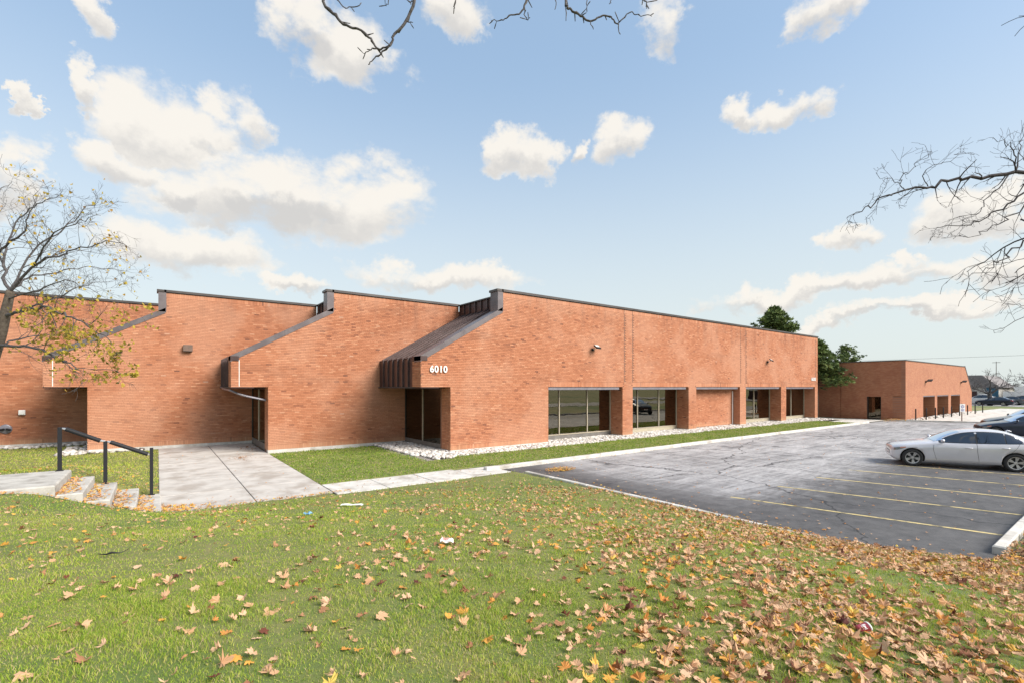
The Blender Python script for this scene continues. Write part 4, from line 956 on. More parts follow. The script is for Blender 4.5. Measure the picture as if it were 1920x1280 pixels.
# maple at the left edge, trunk just outside the frame
r = random.Random(5); DM = 12.6
tree = empty('maple_tree', at(-62, 915, DM) * 1.0, 'half bare maple with a few yellow leaves leaning in at the left edge', 'tree')
tree.location.z = float(back_h(tree.location.x, tree.location.y)) - .05; ORG[tree.name] = Vector(tree.location)
tb = MB(); tp = smooth_path([tree.location, at(-45, 800, DM), at(-20, 690, DM), at(0, 630, DM), at(12, 580, DM), at(20, 545, DM)], 4)
tb.tube(tp, [.185 - .10 * (i / (len(tp) - 1)) + (.08 if i == 0 else 0) for i in range(len(tp))], 12); tb.build('trunk', M['bark'], tree, True)
tips = []; lb_ = MB()
ML = [([(18, 550, 0), (60, 502, -.2), (105, 480, -.4), (150, 466, -.6), (200, 455, -.8), (236, 462, -1)], .045, .006),
      ([(20, 548, 0), (8, 500, .3), (18, 450, .5), (42, 402, .6), (80, 380, .5), (118, 366, .4)], .05, .006),
      ([(12, 592, 0), (42, 582, -.3), (80, 578, -.6), (112, 586, -.8), (150, 603, -1), (190, 625, -1.2), (212, 648, -1.3)], .055, .008),
      ([(-4, 648, 0), (60, 650, -.5), (100, 668, -.9), (130, 681, -1.1), (150, 690, -1.2), (228, 697, -1.5)], .045, .006),
      ([(-6, 650, 0), (40, 634, .3), (88, 627, .7), (140, 632, 1.0)], .035, .005),
      ([(16, 555, 0), (60, 470, .3), (115, 432, .5), (165, 388, .8), (185, 378, .9)], .04, .005),
      ([(-18, 560, 0), (-8, 480, -.3), (40, 440, -.6), (58, 400, -.7), (66, 352, -.8)], .05, .005),
      ([(20, 546, 0), (52, 522, .6), (120, 508, 1.0), (180, 500, 1.4), (250, 512, 1.8)], .035, .004),
      ([(-10, 520, 0), (-60, 440, .6), (-80, 380, .8)], .05, .008), ([(-20, 600, 0), (-120, 560, .5), (-220, 540, 1)], .06, .01),
      ([(8, 500, .3), (-20, 430, 1.0), (0, 360, 1.5), (25, 345, 1.7)], .035, .004), ([(40, 582, -.3), (110, 556, -.2), (165, 535, 0), (215, 530, .3)], .03, .004),
      ([(15, 560, 0), (70, 545, -1.0), (140, 528, -1.6), (200, 560, -2)], .03, .004), ([(60, 502, -.2), (100, 440, -.8), (150, 415, -1.2), (190, 405, -1.4)], .028, .004)]
for pts, r0, r1 in ML:
    limb(lb_, [at(u, v, DM + dd) for u, v, dd in pts], r0 * .85, r1 * .8, r, tips, every=.15, tl=(.45, 1.0), lvl=2, kink=.15, spread=.75, nsub=(2, 4), minr=.0026, wob=.025)
lb_.build('limbs', M['bark_grey'], tree, True)
lf = [maple_leaf(1, .5, r) for _ in range(4)]; pl = []
for p, d in tips:
    low = p.z < 5.1 and p.z > 3.2
    for _ in range(3 if low and r.random() < .46 else (1 if r.random() < .10 else 0)):
        q = p + vrand(r, .05); pl.append((q, rot(r.uniform(1.0, 2.6), r.uniform(-.6, .6), r.uniform(0, 6.3)), r.uniform(.065, .11), r.randrange(4), r.random() if low else r.uniform(.75, 1)))
scatter_mesh('foliage', lf, pl, M['yellow_leaf'], tree)

# locust whose limbs reach in from the right
r = random.Random(9); DR = 10.0
tree = empty('locust_tree', (17.2, -.4, .15), 'bare dark tree reaching in from the right edge, trunk out of frame', 'tree')
tree.location.z = .12; ORG[tree.name] = Vector(tree.location); tips = []
tb = MB(); T0 = Vector(tree.location); tb.tube(smooth_path([T0, T0 + Vector((.05, 0, 2)), T0 + Vector((-.05, .05, 4)), T0 + Vector((0, .1, 6.2)), T0 + Vector((.1, .2, 9))], 4), [.26 - .012 * i for i in range(17)], 12); tb.build('trunk', M['bark'], tree, True)
lb_ = MB(); A = T0 + Vector((0, .1, 5.2)); B = T0 + Vector((0, .05, 4.0))
RL = [([A] + [at(u, v, d) for u, v, d in ((2060, 332, 10.6), (1980, 322, 10.3), (1920, 324, 10.1), (1840, 331, 10), (1780, 339, 9.9), (1735, 352, 9.8), (1690, 357, 9.7), (1650, 376, 9.7), (1615, 396, 9.6), (1588, 409, 9.6))], .075, .006),
      ([at(1696, 357, 9.7), at(1688, 335, 9.7), at(1712, 312, 9.8), at(1735, 298, 9.8), at(1750, 287, 9.9)], .012, .004),
      ([at(1688, 345, 9.7), at(1662, 335, 9.6), at(1645, 326, 9.6)], .010, .004),
      ([at(1740, 350, 9.8), at(1738, 318, 9.7), at(1780, 300, 9.7), at(1810, 288, 9.8)], .012, .004),
      ([at(1905, 324, 10), at(1902, 290, 9.9), at(1885, 268, 9.8), at(1860, 262, 9.8)], .02, .005), ([at(1905, 320, 10), at(1912, 280, 10.1), at(1920, 240, 10.2)], .02, .005),
      ([A] + [at(u, v, d) for u, v, d in ((2040, 345, 11), (1950, 350, 11), (1890, 385, 11), (1840, 412, 10.9), (1790, 425, 10.8), (1745, 432, 10.8))], .05, .005),
      ([at(1950, 350, 11), at(1905, 400, 10.6), at(1870, 420, 10.5), at(1830, 440, 10.4), at(1765, 450, 10.4)], .025, .004),
      ([at(1890, 330, 10), at(1855, 372, 9.8), at(1830, 400, 9.7), at(1780, 408, 9.6)], .018, .004),
      ([B] + [at(u, v, d) for u, v, d in ((2050, 430, 10.5), (1960, 440, 10.3), (1915, 458, 10.2), (1880, 488, 10.1), (1845, 505, 10), (1808, 524, 10))], .04, .005),
      ([B] + [at(u, v, d) for u, v, d in ((2040, 530, 10.5), (1960, 560, 10.2), (1918, 592, 10.1), (1862, 626, 10))], .03, .005),
      ([at(1960, 560, 10.2), at(1915, 572, 10.1), at(1880, 572, 10)], .012, .004), ([at(1960, 350, 11), at(1925, 300, 11.2), at(1900, 270, 11.4)], .02, .004)]
for i, (pts, r0, r1) in enumerate(RL):
    limb(lb_, pts, r0 * .78, r1 * .75, r, tips, every=.19 if i else .2, tl=(.28, .65), lvl=2 if i in (0, 6) else 1, kink=.24, spread=.8, nsub=(2, 3), minr=.0028, start=.2 if i in (0, 6, 9, 10) else .05, wob=.03, sag=.02)
for k in range(7):
    a = 2 * math.pi * k / 7 + .4; dr = Vector((math.cos(a), math.sin(a), .8))
    if dr.x < -.2 and dr.y > .2: continue
    grow(lb_, T0 + Vector((0, .1, 5 + .5 * k)), dr, 3.5, .07, 3, r, tips, 0, .16, .006, 6)
lb_.build('limbs', M['twig'], tree, True)

# the tree the camera stands under
r = random.Random(3)
tree = empty('overhead_tree', (-2.6, -3.2, 1.55), 'bare tree behind the camera whose knobbly twigs hang into the top of the view', 'tree'); tips = []
T0 = Vector(tree.location); tb = MB(); tb.tube(smooth_path([T0 - Vector((0, 0, .1)), T0 + Vector((.05, 0, 2)), T0 + Vector((.2, .2, 4)), T0 + Vector((.4, .4, 6)), T0 + Vector((.5, .5, 9))], 4), [.24 - .009 * i for i in range(17)], 12); tb.build('trunk', M['bark'], tree, True)
lb_ = MB(); Z = 4.6; S = T0 + Vector((.35, .35, 5.2)); hub = at(830, -240, Z)
lb_.tube(smooth_path([S, S.lerp(hub, .4) + Vector((0, 0, .5)), S.lerp(hub, .75) + Vector((0, 0, .25)), hub, at(800, -110, Z)], 5), [.085 - .0034 * i for i in range(21)], 8, cap=False)
h2_ = at(1080, -200, Z + .2); lb_.tube(smooth_path([S.lerp(hub, .6) + Vector((0, 0, .35)), (S.lerp(hub, .9) + h2_) / 2 + Vector((0, 0, .2)), h2_, at(1066, -60, Z + .2)], 5), [.05 - .0025 * i for i in range(16)], 8, cap=False)
OL = [([at(800, -110, Z), at(782, -40, Z), at(776, 5, Z), at(757, 48, Z), at(738, 68, Z), at(732, 86, Z), at(718, 98, Z), at(703, 110, Z), at(691, 122, Z)], .019, .004),
      ([at(800, -110, Z), at(680, -70, Z), at(608, -5, Z), at(630, 30, Z), at(646, 48, Z), at(672, 55, Z), at(695, 74, Z), at(709, 92, Z), at(732, 86, Z)], .016, .008),
      ([at(709, 92, Z), at(695, 93, Z), at(682, 102, Z)], .007, .003), ([at(628, -5, Z), at(645, 15, Z), at(655, 15, Z), at(676, 11, Z)], .006, .003),
      ([at(760, 40, Z), at(774, 43, Z)], .005, .003), ([h2_, at(1000, -60, Z), at(986, 4, Z), at(976, 24, Z), at(958, 30, Z), at(940, 39, Z), at(920, 38, Z)], .012, .003),
      ([at(983, 14, Z), at(987, 35, Z), at(994, 34, Z)], .005, .003), ([at(1066, -60, Z + .2), at(1061, 4, Z), at(1068, 17, Z), at(1085, 28, Z), at(1106, 40, Z), at(1130, 30, Z), at(1147, 33, Z), at(1158, 45, Z), at(1180, 24, Z), at(1196, 28, Z), at(1222, 30, Z)], .013, .003),
      ([at(1061, 4, Z), at(1061, 40, Z)], .005, .003), ([at(1158, 45, Z), at(1162, 64, Z)], .006, .003), ([at(1106, 40, Z), at(1112, 54, Z)], .005, .003), ([at(1190, -60, Z), at(1206, -5, Z), at(1212, 4, Z), at(1212, 16, Z)], .008, .004),
      ([h2_, at(1100, -60, Z), at(1100, 0, Z), at(1101, 22, Z)], .008, .003), ([hub, at(860, -60, Z), at(855, 0, Z), at(851, 17, Z)], .008, .003), ([at(1140, -60, Z), at(1146, -5, Z), at(1142, 8, Z)], .006, .003), ([h2_, at(1190, -120, Z), at(1190, -60, Z)], .02, .008), ([h2_, at(1140, -60, Z)], .015, .006),
      ([at(1040, -40, Z), at(1043, 5, Z), at(1040, 19, Z)], .005, .003), ([h2_, at(1040, -40, Z)], .01, .005), ([at(775, 3, Z), at(765, 2, Z), at(755, -2, Z)], .006, .004), ([at(800, -110, Z), at(735, -40, Z), at(728, 4, Z), at(722, 10, Z)], .007, .003)]
for pts, r0, r1 in OL:
    path = smooth_path(pts, 5); n = len(path); path = [p + vrand(r, .004) for p in path]
    rad = [(r0 + (r1 - r0) * i / (n - 1)) * (1.35 if r.random() < .22 else 1) for i in range(n)]
    lb_.tube(path, rad, 7, cap=True)
    for i in range(2, n):
        if r.random() < .20:
            a = (path[i] - path[i - 1]).normalized(); side = vrand(r, 1.0); side = (side - a * side.dot(a)).normalized(); L = r.uniform(.02, .06)
            lb_.tube([path[i], path[i] + (a * .5 + side) * L, path[i] + (a * .8 + side * 1.6) * L], [rad[i] * .6, .005, .0035], 5)
for k in range(8):
    a = 2.4 + 2 * math.pi * k / 9; grow(lb_, T0 + Vector((.3, .3, 4.5 + .5 * k)), Vector((math.cos(a), math.sin(a) - .3, .9)), 3.2, .07, 2, r, tips, 0, .15, .006, 6)
lb_.build('limbs', M['bark_grey'], tree, True)

# far bare trees
def bare_tree(loc, h, rad, seed, label, wide=1.0, rmin=.02, lvl=4):
    rr = random.Random(seed); t = empty('bare_tree', loc, label, 'tree', 'bare trees far off'); p = Vector(loc); b = MB()
    fork = p + Vector((0, 0, h * .28)); b.tube([p, p + Vector((.05, 0, h * .15)), fork], [rad * 1.2, rad, rad * .85], 8); b.build('trunk', M['bark_grey'], t, True)
    c = MB(); tp_ = []
    for k in range(6):
        a = 2 * math.pi * k / 6 + rr.random(); grow(c, fork - Vector((0, 0, rr.random() * h * .05)), Vector((math.cos(a) * wide, math.sin(a) * wide, rr.uniform(.7, 1.1))), h * .42, rad * .55, lvl - 1, rr, tp_, -.01, .13, rmin, 5, .7, (3, 4))
    c.build('crown', M['bark_grey'], t, True); return t
g_ = at(1856, 760, 80); bare_tree((g_.x, g_.y, -.02), 7.6, .30, 4, 'spreading bare tree on the verge in front of the far houses', 1.5)
g_ = at(1945, 758, 84); bare_tree((g_.x, g_.y, -.02), 7.4, .26, 8, 'bare tree at the far right edge beside the shingled house', 1.4)
g_ = at(1765, 760, 105); bare_tree((g_.x, g_.y, -.1), 9.4, .28, 12, 'bare tree top showing just over the roof of the far brick building', 1.2)
g_ = at(1612, 760, 85); bare_tree((g_.x, g_.y, -.1), 9.0, .26, 15, 'bare tree top beside the small pine above the far roof', 1.3)

# pines
M['needles'] = tone_mat('needles', [(0, (.04, .066, .026)), (.45, (.11, .16, .05)), (.8, (.19, .245, .08)), (1, (.25, .28, .11))], .8, noise_amt=.3, nscale=.7)
def pine(loc, h, rad, z0, seed, label, n=150, lim=None, tuft=.5, sparse=0.):
    rr = random.Random(seed); t = empty('pine_tree', loc, label, 'tree', 'pines behind the buildings'); p = Vector(loc)
    MB().tube([p, p + Vector((.1, 0, h * .5)), p + Vector((0, 0, h * .97))], [h * .022, h * .014, .03], 8).build('trunk', M['bark'], t, True)
    br = MB(); pl = []; spike = []
    for k in range(5):      # tuft of upright needle sprays
        vs = []; fs = []
        for q in range(13):
            a = rr.uniform(0, 6.28); e = rr.uniform(-.2, 1.2); L = rr.uniform(.6, 1.0); d = Vector((math.cos(a) * math.cos(e), math.sin(a) * math.cos(e), math.sin(e))); w = d.orthogonal().normalized() * .13
            b_ = len(vs); vs += [tuple(-w * .4), tuple(w * .4), tuple(d * L * .6 + w), tuple(d * L), tuple(d * L * .6 - w)]; fs += [(b_, b_ + 1, b_ + 2), (b_, b_ + 2, b_ + 4), (b_ + 4, b_ + 2, b_ + 3)]
        spike.append((vs, fs))
    for k in range(n):
        f = rr.random() ** .8; z = z0 + (h - z0) * f; R0 = rad * (1 - f) ** .62 * rr.uniform(.55, 1.1) + .15; a = rr.uniform(0, 6.283)
        d = Vector((math.cos(a), math.sin(a), rr.uniform(.0, .35))); a0 = p + Vector((0, 0, z)); e0 = a0 + d * R0
        if lim and not lim(e0): continue
        br.tube([a0, a0.lerp(e0, .5) + Vector((0, 0, -.05 * R0)), e0], [.05, .03, .012], 4, cap=False)
        m = int(4 + R0 * 5)
        for q in range(m):
            tt = rr.uniform(.25, 1.02)
            if rr.random() < sparse: continue
            c = a0.lerp(e0, tt) + vrand(rr, .16 + .08 * R0 * (1 - tt)); pl.append((c, rot(rr.uniform(-.4, .4), rr.uniform(-.4, .4), rr.uniform(0, 6.3)), tuft * rr.uniform(.6, 1.2), rr.randrange(5), min(1, max(0, rr.gauss(.5, .2)))))
    br.build('branches', M['bark'], t); scatter_mesh('needle_foliage', spike, pl, M['needles'], t); return t
g_ = at(1452, 760, 75); pine((g_.x, g_.y, -.2), 15.4, 5.6, 6.0, 2, 'tall dark pine rising behind the roof line of the long building', 130, tuft=.62)
pine((52.6, 20.0, -.1), 7.4, 2.8, 2.6, 6, 'dense pine squeezed between the two brick buildings', 130, lim=lambda e: 50.95 < e.x < 54.2 or (e.z > 5.9 and e.x > 50.95), tuft=.42)
g_ = at(1588, 760, 72); pine((g_.x, g_.y, -.2), 9.3, 4.0, 4.5, 7, 'sparse small pine above the roof of the far brick building', 60, tuft=.4, sparse=.35)

# ------------------------------------------------------------------ river stones
M['stone'] = tone_mat('river_stone', [(0, (.10, .085, .08)), (.2, (.30, .27, .24)), (.5, (.50, .46, .41)), (.8, (.62, .59, .55)), (1, (.70, .68, .66))], .75, noise_amt=.2, nscale=14)
def stone_proto(r):
    t = (1 + 5 ** .5) / 2
    v = [(-1, t, 0), (1, t, 0), (-1, -t, 0), (1, -t, 0), (0, -1, t), (0, 1, t), (0, -1, -t), (0, 1, -t), (t, 0, -1), (t, 0, 1), (-t, 0, -1), (-t, 0, 1)]
    f = [(0, 11, 5), (0, 5, 1), (0, 1, 7), (0, 7, 10), (0, 10, 11), (1, 5, 9), (5, 11, 4), (11, 10, 2), (10, 7, 6), (7, 1, 8), (3, 9, 4), (3, 4, 2), (3, 2, 6), (3, 6, 8), (3, 8, 9), (4, 9, 5), (2, 4, 11), (6, 2, 10), (8, 6, 7), (9, 8, 1)]
    sx, sy, sz = r.uniform(.8, 1.3), r.uniform(.7, 1.0), r.uniform(.45, .75)
    return [(x / 1.9 * sx * r.uniform(.82, 1.15), y / 1.9 * sy * r.uniform(.82, 1.15), z / 1.9 * sz * r.uniform(.82, 1.15)) for x, y, z in v], f
def stone_bed(name, regions, dens, label, zf=lambda x, y: .0, seed=1, smin=.045, smax=.10, big=None):
    r = random.Random(seed); P = [stone_proto(r) for _ in range(10)]; pl = []
    for x0, x1, y0, y1 in regions:
        for _ in range(int((x1 - x0) * (y1 - y0) * dens)):
            x, y = r.uniform(x0, x1), r.uniform(y0, y1); s = r.uniform(smin, smax)
            pl.append(((x, y, zf(x, y) + s * .25 + r.uniform(0, .035)), rot(r.uniform(-.3, .3), r.uniform(-.3, .3), r.uniform(0, 6.3)), s, r.randrange(10), min(1, max(0, r.gauss(.6, .25)))))
    o = scatter_mesh(name, P, pl, M['stone'], smooth=True); tag(o, label, 'stones'); return o
M['gravel_base'] = pmat('gravel_base', (.30, .27, .24), (.18, .16, .14), 14, .95)
gb = MB(); gb.add([(8.75, 17.7, .03), (50.6, 17.75, .03), (50.6, 20.1, .03), (8.75, 20.1, .03)], [(0, 1, 2, 3)]); gb.add([(8.75, 20.1, .03), (10.8, 20.1, .03), (10.8, 24.25, .03), (8.75, 24.25, .03)], [(0, 1, 2, 3)])
tag(gb.build('gravel_base', M['gravel_base']), kind='structure')
stone_bed('river_stones', [(9.0, 10.74, 19.2, 24.2), (9.3, 16.6, 17.8, 19.17), (16.6, 30, 17.85, 19.17)] + [(a, b, 19.17, 20.1) for a, b in BAYS[:2]], 150, 'pale river stones spread along the foot of the long brick wall', lambda x, y: .03, 1, .06, .125)
stone_bed('river_stones', [(30, 50.5, 17.85, 19.17)] + [(a, b, 19.17, 20.05) for a, b in BAYS[2:]], 90, 'pale river stones along the far half of the long brick wall', lambda x, y: .03, 2, .07, .13)
stone_bed('river_stones', [(-11, -.4, 33.2, 34.3), (-3.6, -2.4, 28.6, 32), (-2.5, -.4, 28.9, 29.25)], 26, 'pale stones lying at the foot of the shaded wall behind the handrail', lambda x, y: float(back_h(x, y)), 3, .07, .16)
stone_bed('river_stones', [(55, 80.5, 12.9, 13.45)], 40, 'pale stones before the openings of the far brick building', lambda x, y: .02, 4, .08, .16)

# ------------------------------------------------------------------ grass
M['grass'] = tone_mat('grass_blades', [(0, (.085, .18, .016)), (.35, (.235, .365, .036)), (.62, (.42, .485, .068)), (.8, (.55, .50, .14)), (.92, (.46, .38, .19)), (1, (.54, .44, .26))], .7, noise_amt=.75, nscale=.6, trans=.3)
def blades(name, X, Y, Z, hgt, wid, label, tone_shift=0.0):
    n = len(X); a = rng.random(n) * 6.283; lean = rng.random(n) * .9 + .12; b = a + rng.normal(0, .8, n)
    h = hgt * (.55 + .8 * rng.random(n)) * (.75 + .55 * np.clip(np.sin(X * 5.3 + 2.1 * np.sin(Y * 3.1)) * np.sin(Y * 4.7 + 1.9 * np.sin(X * 2.7)), -.4, 1)); w = wid * (.7 + .6 * rng.random(n))
    px, py = np.cos(a) * w, np.sin(a) * w; lx, ly = np.cos(b) * h * lean, np.sin(b) * h * lean
    V = np.empty((n, 5, 3), np.float32)
    for i, (s, t, k, wz) in enumerate(((-1, 0, 0, 1), (1, 0, 0, 1), (1, .36, .58, .75), (-1, .36, .58, .75), (0, 1, 1, 0))):
        V[:, i, 0] = X + s * px * wz + lx * t; V[:, i, 1] = Y + s * py * wz + ly * t; V[:, i, 2] = Z - .004 + h * k * (1 - .25 * lean * t)
    i0 = np.arange(n)[:, None] * 5
    tone = np.clip(rng.normal(.42, .17, n) + tone_shift, 0, .9); dry = rng.random(n) < .15; tone[dry] = .85 + .15 * rng.random(dry.sum())
    me = np_mesh(name, V.reshape(-1, 3), quads=i0 + np.array([[0, 1, 2, 3]]), tris=i0 + np.array([[3, 2, 4]]), attr=('tone', np.concatenate([tone, tone])))
    o = link(name, me, M['grass']); tag(o, label, 'grass', kind='stuff'); return o
def polar(n, d0, d1, m=.12):
    d = np.sqrt(rng.random(n) * (d1 ** 2 - d0 ** 2) + d0 ** 2); t = (rng.random(n) * (1 + 2 * m) - m - .5) * 1920 / 895; rr = t * d
    return FX * d + FY * rr, FY * d - FX * rr
XS, YS = [], []
HT, WD = [], []
for n, d0, d1, h, w in ((190000, 1.9, 4.2, .036, .0018), (170000, 4.2, 8.0, .038, .0028), (110000, 8, 13, .042, .0050), (42000, 13, 19, .05, .009)):
    X, Y = polar(n, d0, d1); k = in_front(X, Y); X, Y = X[k], Y[k]
    # mown unevenly: thin worn patches
    wv_ = np.sin(X * 1.3 + 2 * np.sin(Y * .8)) * np.sin(Y * 1.1 + 1.7 * np.sin(X * .6)); k = rng.random(len(X)) < .74 + .36 * wv_; X, Y = X[k], Y[k]
    XS.append(X); YS.append(Y); HT.append(np.full(len(X), h)); WD.append(np.full(len(X), w))
X = np.concatenate(XS); Y = np.concatenate(YS)
blades('grass', X, Y, lawn_h(X, Y), np.concatenate(HT), np.concatenate(WD), 'short green lawn grass sloping down from the camera', .07)
X = rng.uniform(-13, .05, 60000); Y = rng.uniform(14.2, 33.6, 60000); k = in_back(X, Y); X, Y = X[k], Y[k]
blades('grass', X, Y, back_h(X, Y), .06, .011, 'yellowing grass between the steps and the shaded wall', .2)
X = rng.uniform(4.06, 46.5, 170000); Y = rng.uniform(14.68, 24.1, 170000); k = in_strip(X, Y) & (rng.random(len(X)) < np.clip(1.5 - X / 45, .45, 1)); X, Y = X[k], Y[k]
blades('grass', X, Y, .035 + np.clip((X - 10.0) * .3, 0, .07), .06, .010, 'green grass strip between the kerb and the river stones', -.16)

# ------------------------------------------------------------------ fallen leaves
rl = random.Random(21); LP_ = [maple_leaf(1, c, rl, tn_) for c, tn_ in ((.25, 0), (.4, .1), (.6, 0), (.9, .2), (1.2, .1), (1.3, .3), (.5, .35), (.8, .15), (.45, .2), (1.1, .3), (.3, .3), (1.0, 0), (.65, .4), (1.2, 0), (.7, .25), (.9, .3))]
def tone_pick():
    q = rl.random()
    return rl.uniform(.42, .66) if q < .56 else rl.uniform(.2, .42) if q < .73 else rl.uniform(.68, .88) if q < .92 else rl.uniform(.9, 1) if q < .95 else rl.uniform(0, .2)
def density(x, y):
    d = FX * x + FY * y; rr = FY * x - FX * y; u = 960 + 895 * rr / max(d, .3); v = 725 + 895 * (EYE - 0.9) / max(d, .3)
    side = min(max((u - 560) / 900, 0), 1); near_lot = max(0, 1 - abs(10.3 - x) / 2.6) if y < 10.5 else 0
    patch = .5 + .5 * mnoise.noise(Vector((x * .55, y * .55, 3.1))) * 1.9
    near_corner = max(0, 1 - math.hypot(x - 10.6, y - 1.8) / 4.2)
    return min(1, (.12 + 1.3 * side ** 2.0) * max(.10, patch) + .20 * near_lot * side + .6 * near_corner)
cand = []
for _ in range(130000):
    if len(cand) > 14000: break
    d = 1.8 + 13.5 * rl.random() ** .75; t = rl.uniform(-1.25, 1.25) * 960 / 895; rr = t * d; x, y = FX * d + FY * rr, FY * d - FX * rr
    if not bool(in_front(np.array(x), np.array(y))) or rl.random() > density(x, y) * (1.0 if d < 9 else .8) * min(1.0, .5 + d / 7.0): continue
    cand.append((d, x, y))
items = []
for d, x, y in cand:
    s = (rl.uniform(.035, .075) if rl.random() < .48 else rl.uniform(.07, .12)); z = float(lawn_h(x, y)) + rl.uniform(.004, .030)
    items.append((d, Vector((x, y, z)), (rl.gauss(0, .30), rl.gauss(0, .30), rl.uniform(0, 6.283)), s, rl.randrange(16), tone_pick()))
def pxs(it):
    p = it[1]; d = it[0]; rr = FY * p.x - FX * p.y; u = 960 + 895 * rr / d; v = 725 - 895 * (p.z - EYE) / d
    return (it[3] / d) if (0 < u < 1920 and v < 1285) else 0
items.sort(key=pxs, reverse=True)
cols = {'tan': [], 'orange': [], 'brown': [], 'red': [], 'yellow': []}
def cname(t): return 'red' if t < .15 else 'brown' if t < .42 else 'tan' if t < .68 else 'orange' if t < .9 else 'yellow'
lm = {}
for it in items[:300]:
    d, p, e, s, k, tn = it; q = round(tn * 12) / 12
    key = (k, q)
    if key not in lm:
        pv, pf = LP_[k]; me = np_mesh('fallen_leaf', np.asarray(pv), tris=np.asarray(pf), attr=('tone', [q] * len(pf))); me.materials.append(M['leaf_litter']); lm[key] = me
    o = bpy.data.objects.new('fallen_leaf', lm[key]); COL.objects.link(o); o.location = p; o.rotation_euler = e; o.scale = (s, s, s)
    tag(o, {'tan': 'dry tan maple leaf lying on the lawn', 'orange': 'bright orange maple leaf lying on the lawn', 'brown': 'brown curled maple leaf lying on the lawn', 'red': 'dark red maple leaf lying on the lawn', 'yellow': 'yellow maple leaf lying on the lawn'}[cname(q)], 'leaf', cname(q) + ' fallen leaves on the lawn')
rest = [(p, rot(*e), s, k, tn) for d, p, e, s, k, tn in items[300:]]
o = scatter_mesh('fallen_leaves', LP_, rest, M['leaf_litter']); tag(o, 'smaller fallen maple leaves scattered thickly over the lawn', 'leaves')
def leaf_patch(n, fn, zf, label, tones=None, smin=.05, smax=.10, tilt=.22):
    pl = []
    while len(pl) < n:
        q = fn()
        if q is None: continue
        x, y = q; pl.append(((x, y, zf(x, y) + rl.uniform(.008, .03)), rot(rl.gauss(0, tilt), rl.gauss(0, tilt), rl.uniform(0, 6.3)), rl.uniform(smin, smax), rl.randrange(16), tones() if tones else tone_pick()))
    o = scatter_mesh('fallen_leaves', LP_, pl, M['leaf_litter']); tag(o, label, 'leaves'); return o
bright = lambda: rl.choice((rl.uniform(.66, .9), rl.uniform(.66, .9), rl.uniform(.4, .66), rl.uniform(.9, 1)))
def steps_z(x, y): return .94 if x < -1.77 else .725 if x < -1.32 else .51 if x < -.86 else .295 if x < -.4 else .085 if x < .07 else .03
def on_steps():
    x = rl.uniform(-1.77, 1.5); y = rl.uniform(14.15, 16.5)
    if x < .07:
        xb = max(b for b in (-1.77, -1.32, -.86, -.40) if x >= b)
        if rl.random() < ((x - xb) / .46) ** .7 * .95 + .25 * (y - 14.15) / 2.4: return None
    elif rl.random() < (x - .07) / 1.2 or y > 15.1 - .5 * (x - .07): return None
    return x, y
leaf_patch(750, on_steps, steps_z, 'orange leaves heaped on the treads and foot of the concrete steps', bright)
def steps_front():
    x = rl.uniform(-9, 4.5); return (x, 14.08 - abs(rl.gauss(0, .14)) - (.0 if x < .3 else -.05))
leaf_patch(520, steps_front, lambda x, y: float(lawn_h(x, y)) + .02, 'drift of orange leaves where the lawn meets the steps and walkway', bright, .045, .09)
leaf_patch(150, lambda: (lambda x, y: (x, y) if bool(in_back(np.array(x), np.array(y))) else None)(rl.triangular(-4.5, .05, -.1), rl.triangular(16.65, 23, 16.7)), lambda x, y: float(back_h(x, y)) + .03, 'orange leaves in the grass beside the handrail', bright)
def drain():
    a, q = rl.uniform(0, 6.283), math.sqrt(rl.random()); return 11.95 + q * .66 * math.cos(a), 13.08 + q * .42 * math.sin(a)
dr = MB().lathe([(.0, .006), (.30, .007), (.31, .004)], (11.95, 13.08, 0), 'Z', 24).build('drain_cover', M['black_metal']); tag(dr, 'round drain cover buried under leaves at the corner of the lot', 'drain')
leaf_patch(330, drain, lambda x, y: .006 + .02 * rl.random(), 'oval mat of orange leaves over the drain at the lot corner', bright, .045, .08, .12)
def pile():
    a, q = rl.uniform(0, 6.283), math.sqrt(rl.random()) * rl.random(); return 2.85 + q * .8 * math.cos(a), 23.3 + q * 1.5 * math.sin(a)
leaf_patch(150, pile, lambda x, y: .034, 'thin brown scatter of crumbled leaves in the middle of the walkway', lambda: rl.uniform(.2, .5), .03, .06, .08)
leaf_patch(60, lambda: (3.7 + rl.gauss(0, .25), 26.6 + rl.gauss(0, .6)), lambda x, y: .034, 'dark leaves blown into the second entrance', lambda: rl.uniform(.05, .4), .05, .09)
def lot_leaf():
    x = 10.6 + 26 * rl.random() ** 1.6; y = 1.9 + 11.5 * rl.random() ** 1.3; return (x, y)
leaf_patch(420, lot_leaf, lambda x, y: .006, 'pale leaves dotted about the parking lot asphalt', lambda: rl.uniform(.45, .75), .045, .09, .12)
leaf_patch(260, lambda: (lambda t: (10.62 + abs(rl.gauss(0, .22)) + max(0, 3.6 - t) ** 2 * .25, t))(1.9 + 10 * rl.random() ** 1.7), lambda x, y: .01, 'orange leaves blown against the lawn kerb', bright)
leaf_patch(160, lambda: (rl.uniform(9.8, 30), 14.40 - abs(rl.gauss(0, .10))), lambda x, y: .008, 'leaf crumbs in the gutter of the building kerb', None, .03, .07)
leaf_patch(260, lambda: (53.6 + rl.gauss(0, .9), 14.0 + rl.gauss(0, .35)), lambda x, y: .03 + .12 * math.exp(-((x - 53.6) ** 2 + (y - 14) ** 2)), 'heap of orange leaves by the corner of the far brick building', bright, .07, .13)
leaf_patch(90, lambda: (rl.uniform(.2, 10), rl.uniform(14.2, 15.3)), lambda x, y: .034, 'stray leaves on the sidewalk slabs', None, .035, .07)
leaf_patch(60, lambda: (rl.uniform(.2, 4.0), rl.uniform(14.5, 28)), lambda x, y: .034, 'stray leaves on the walkway slabs', None, .035, .07)

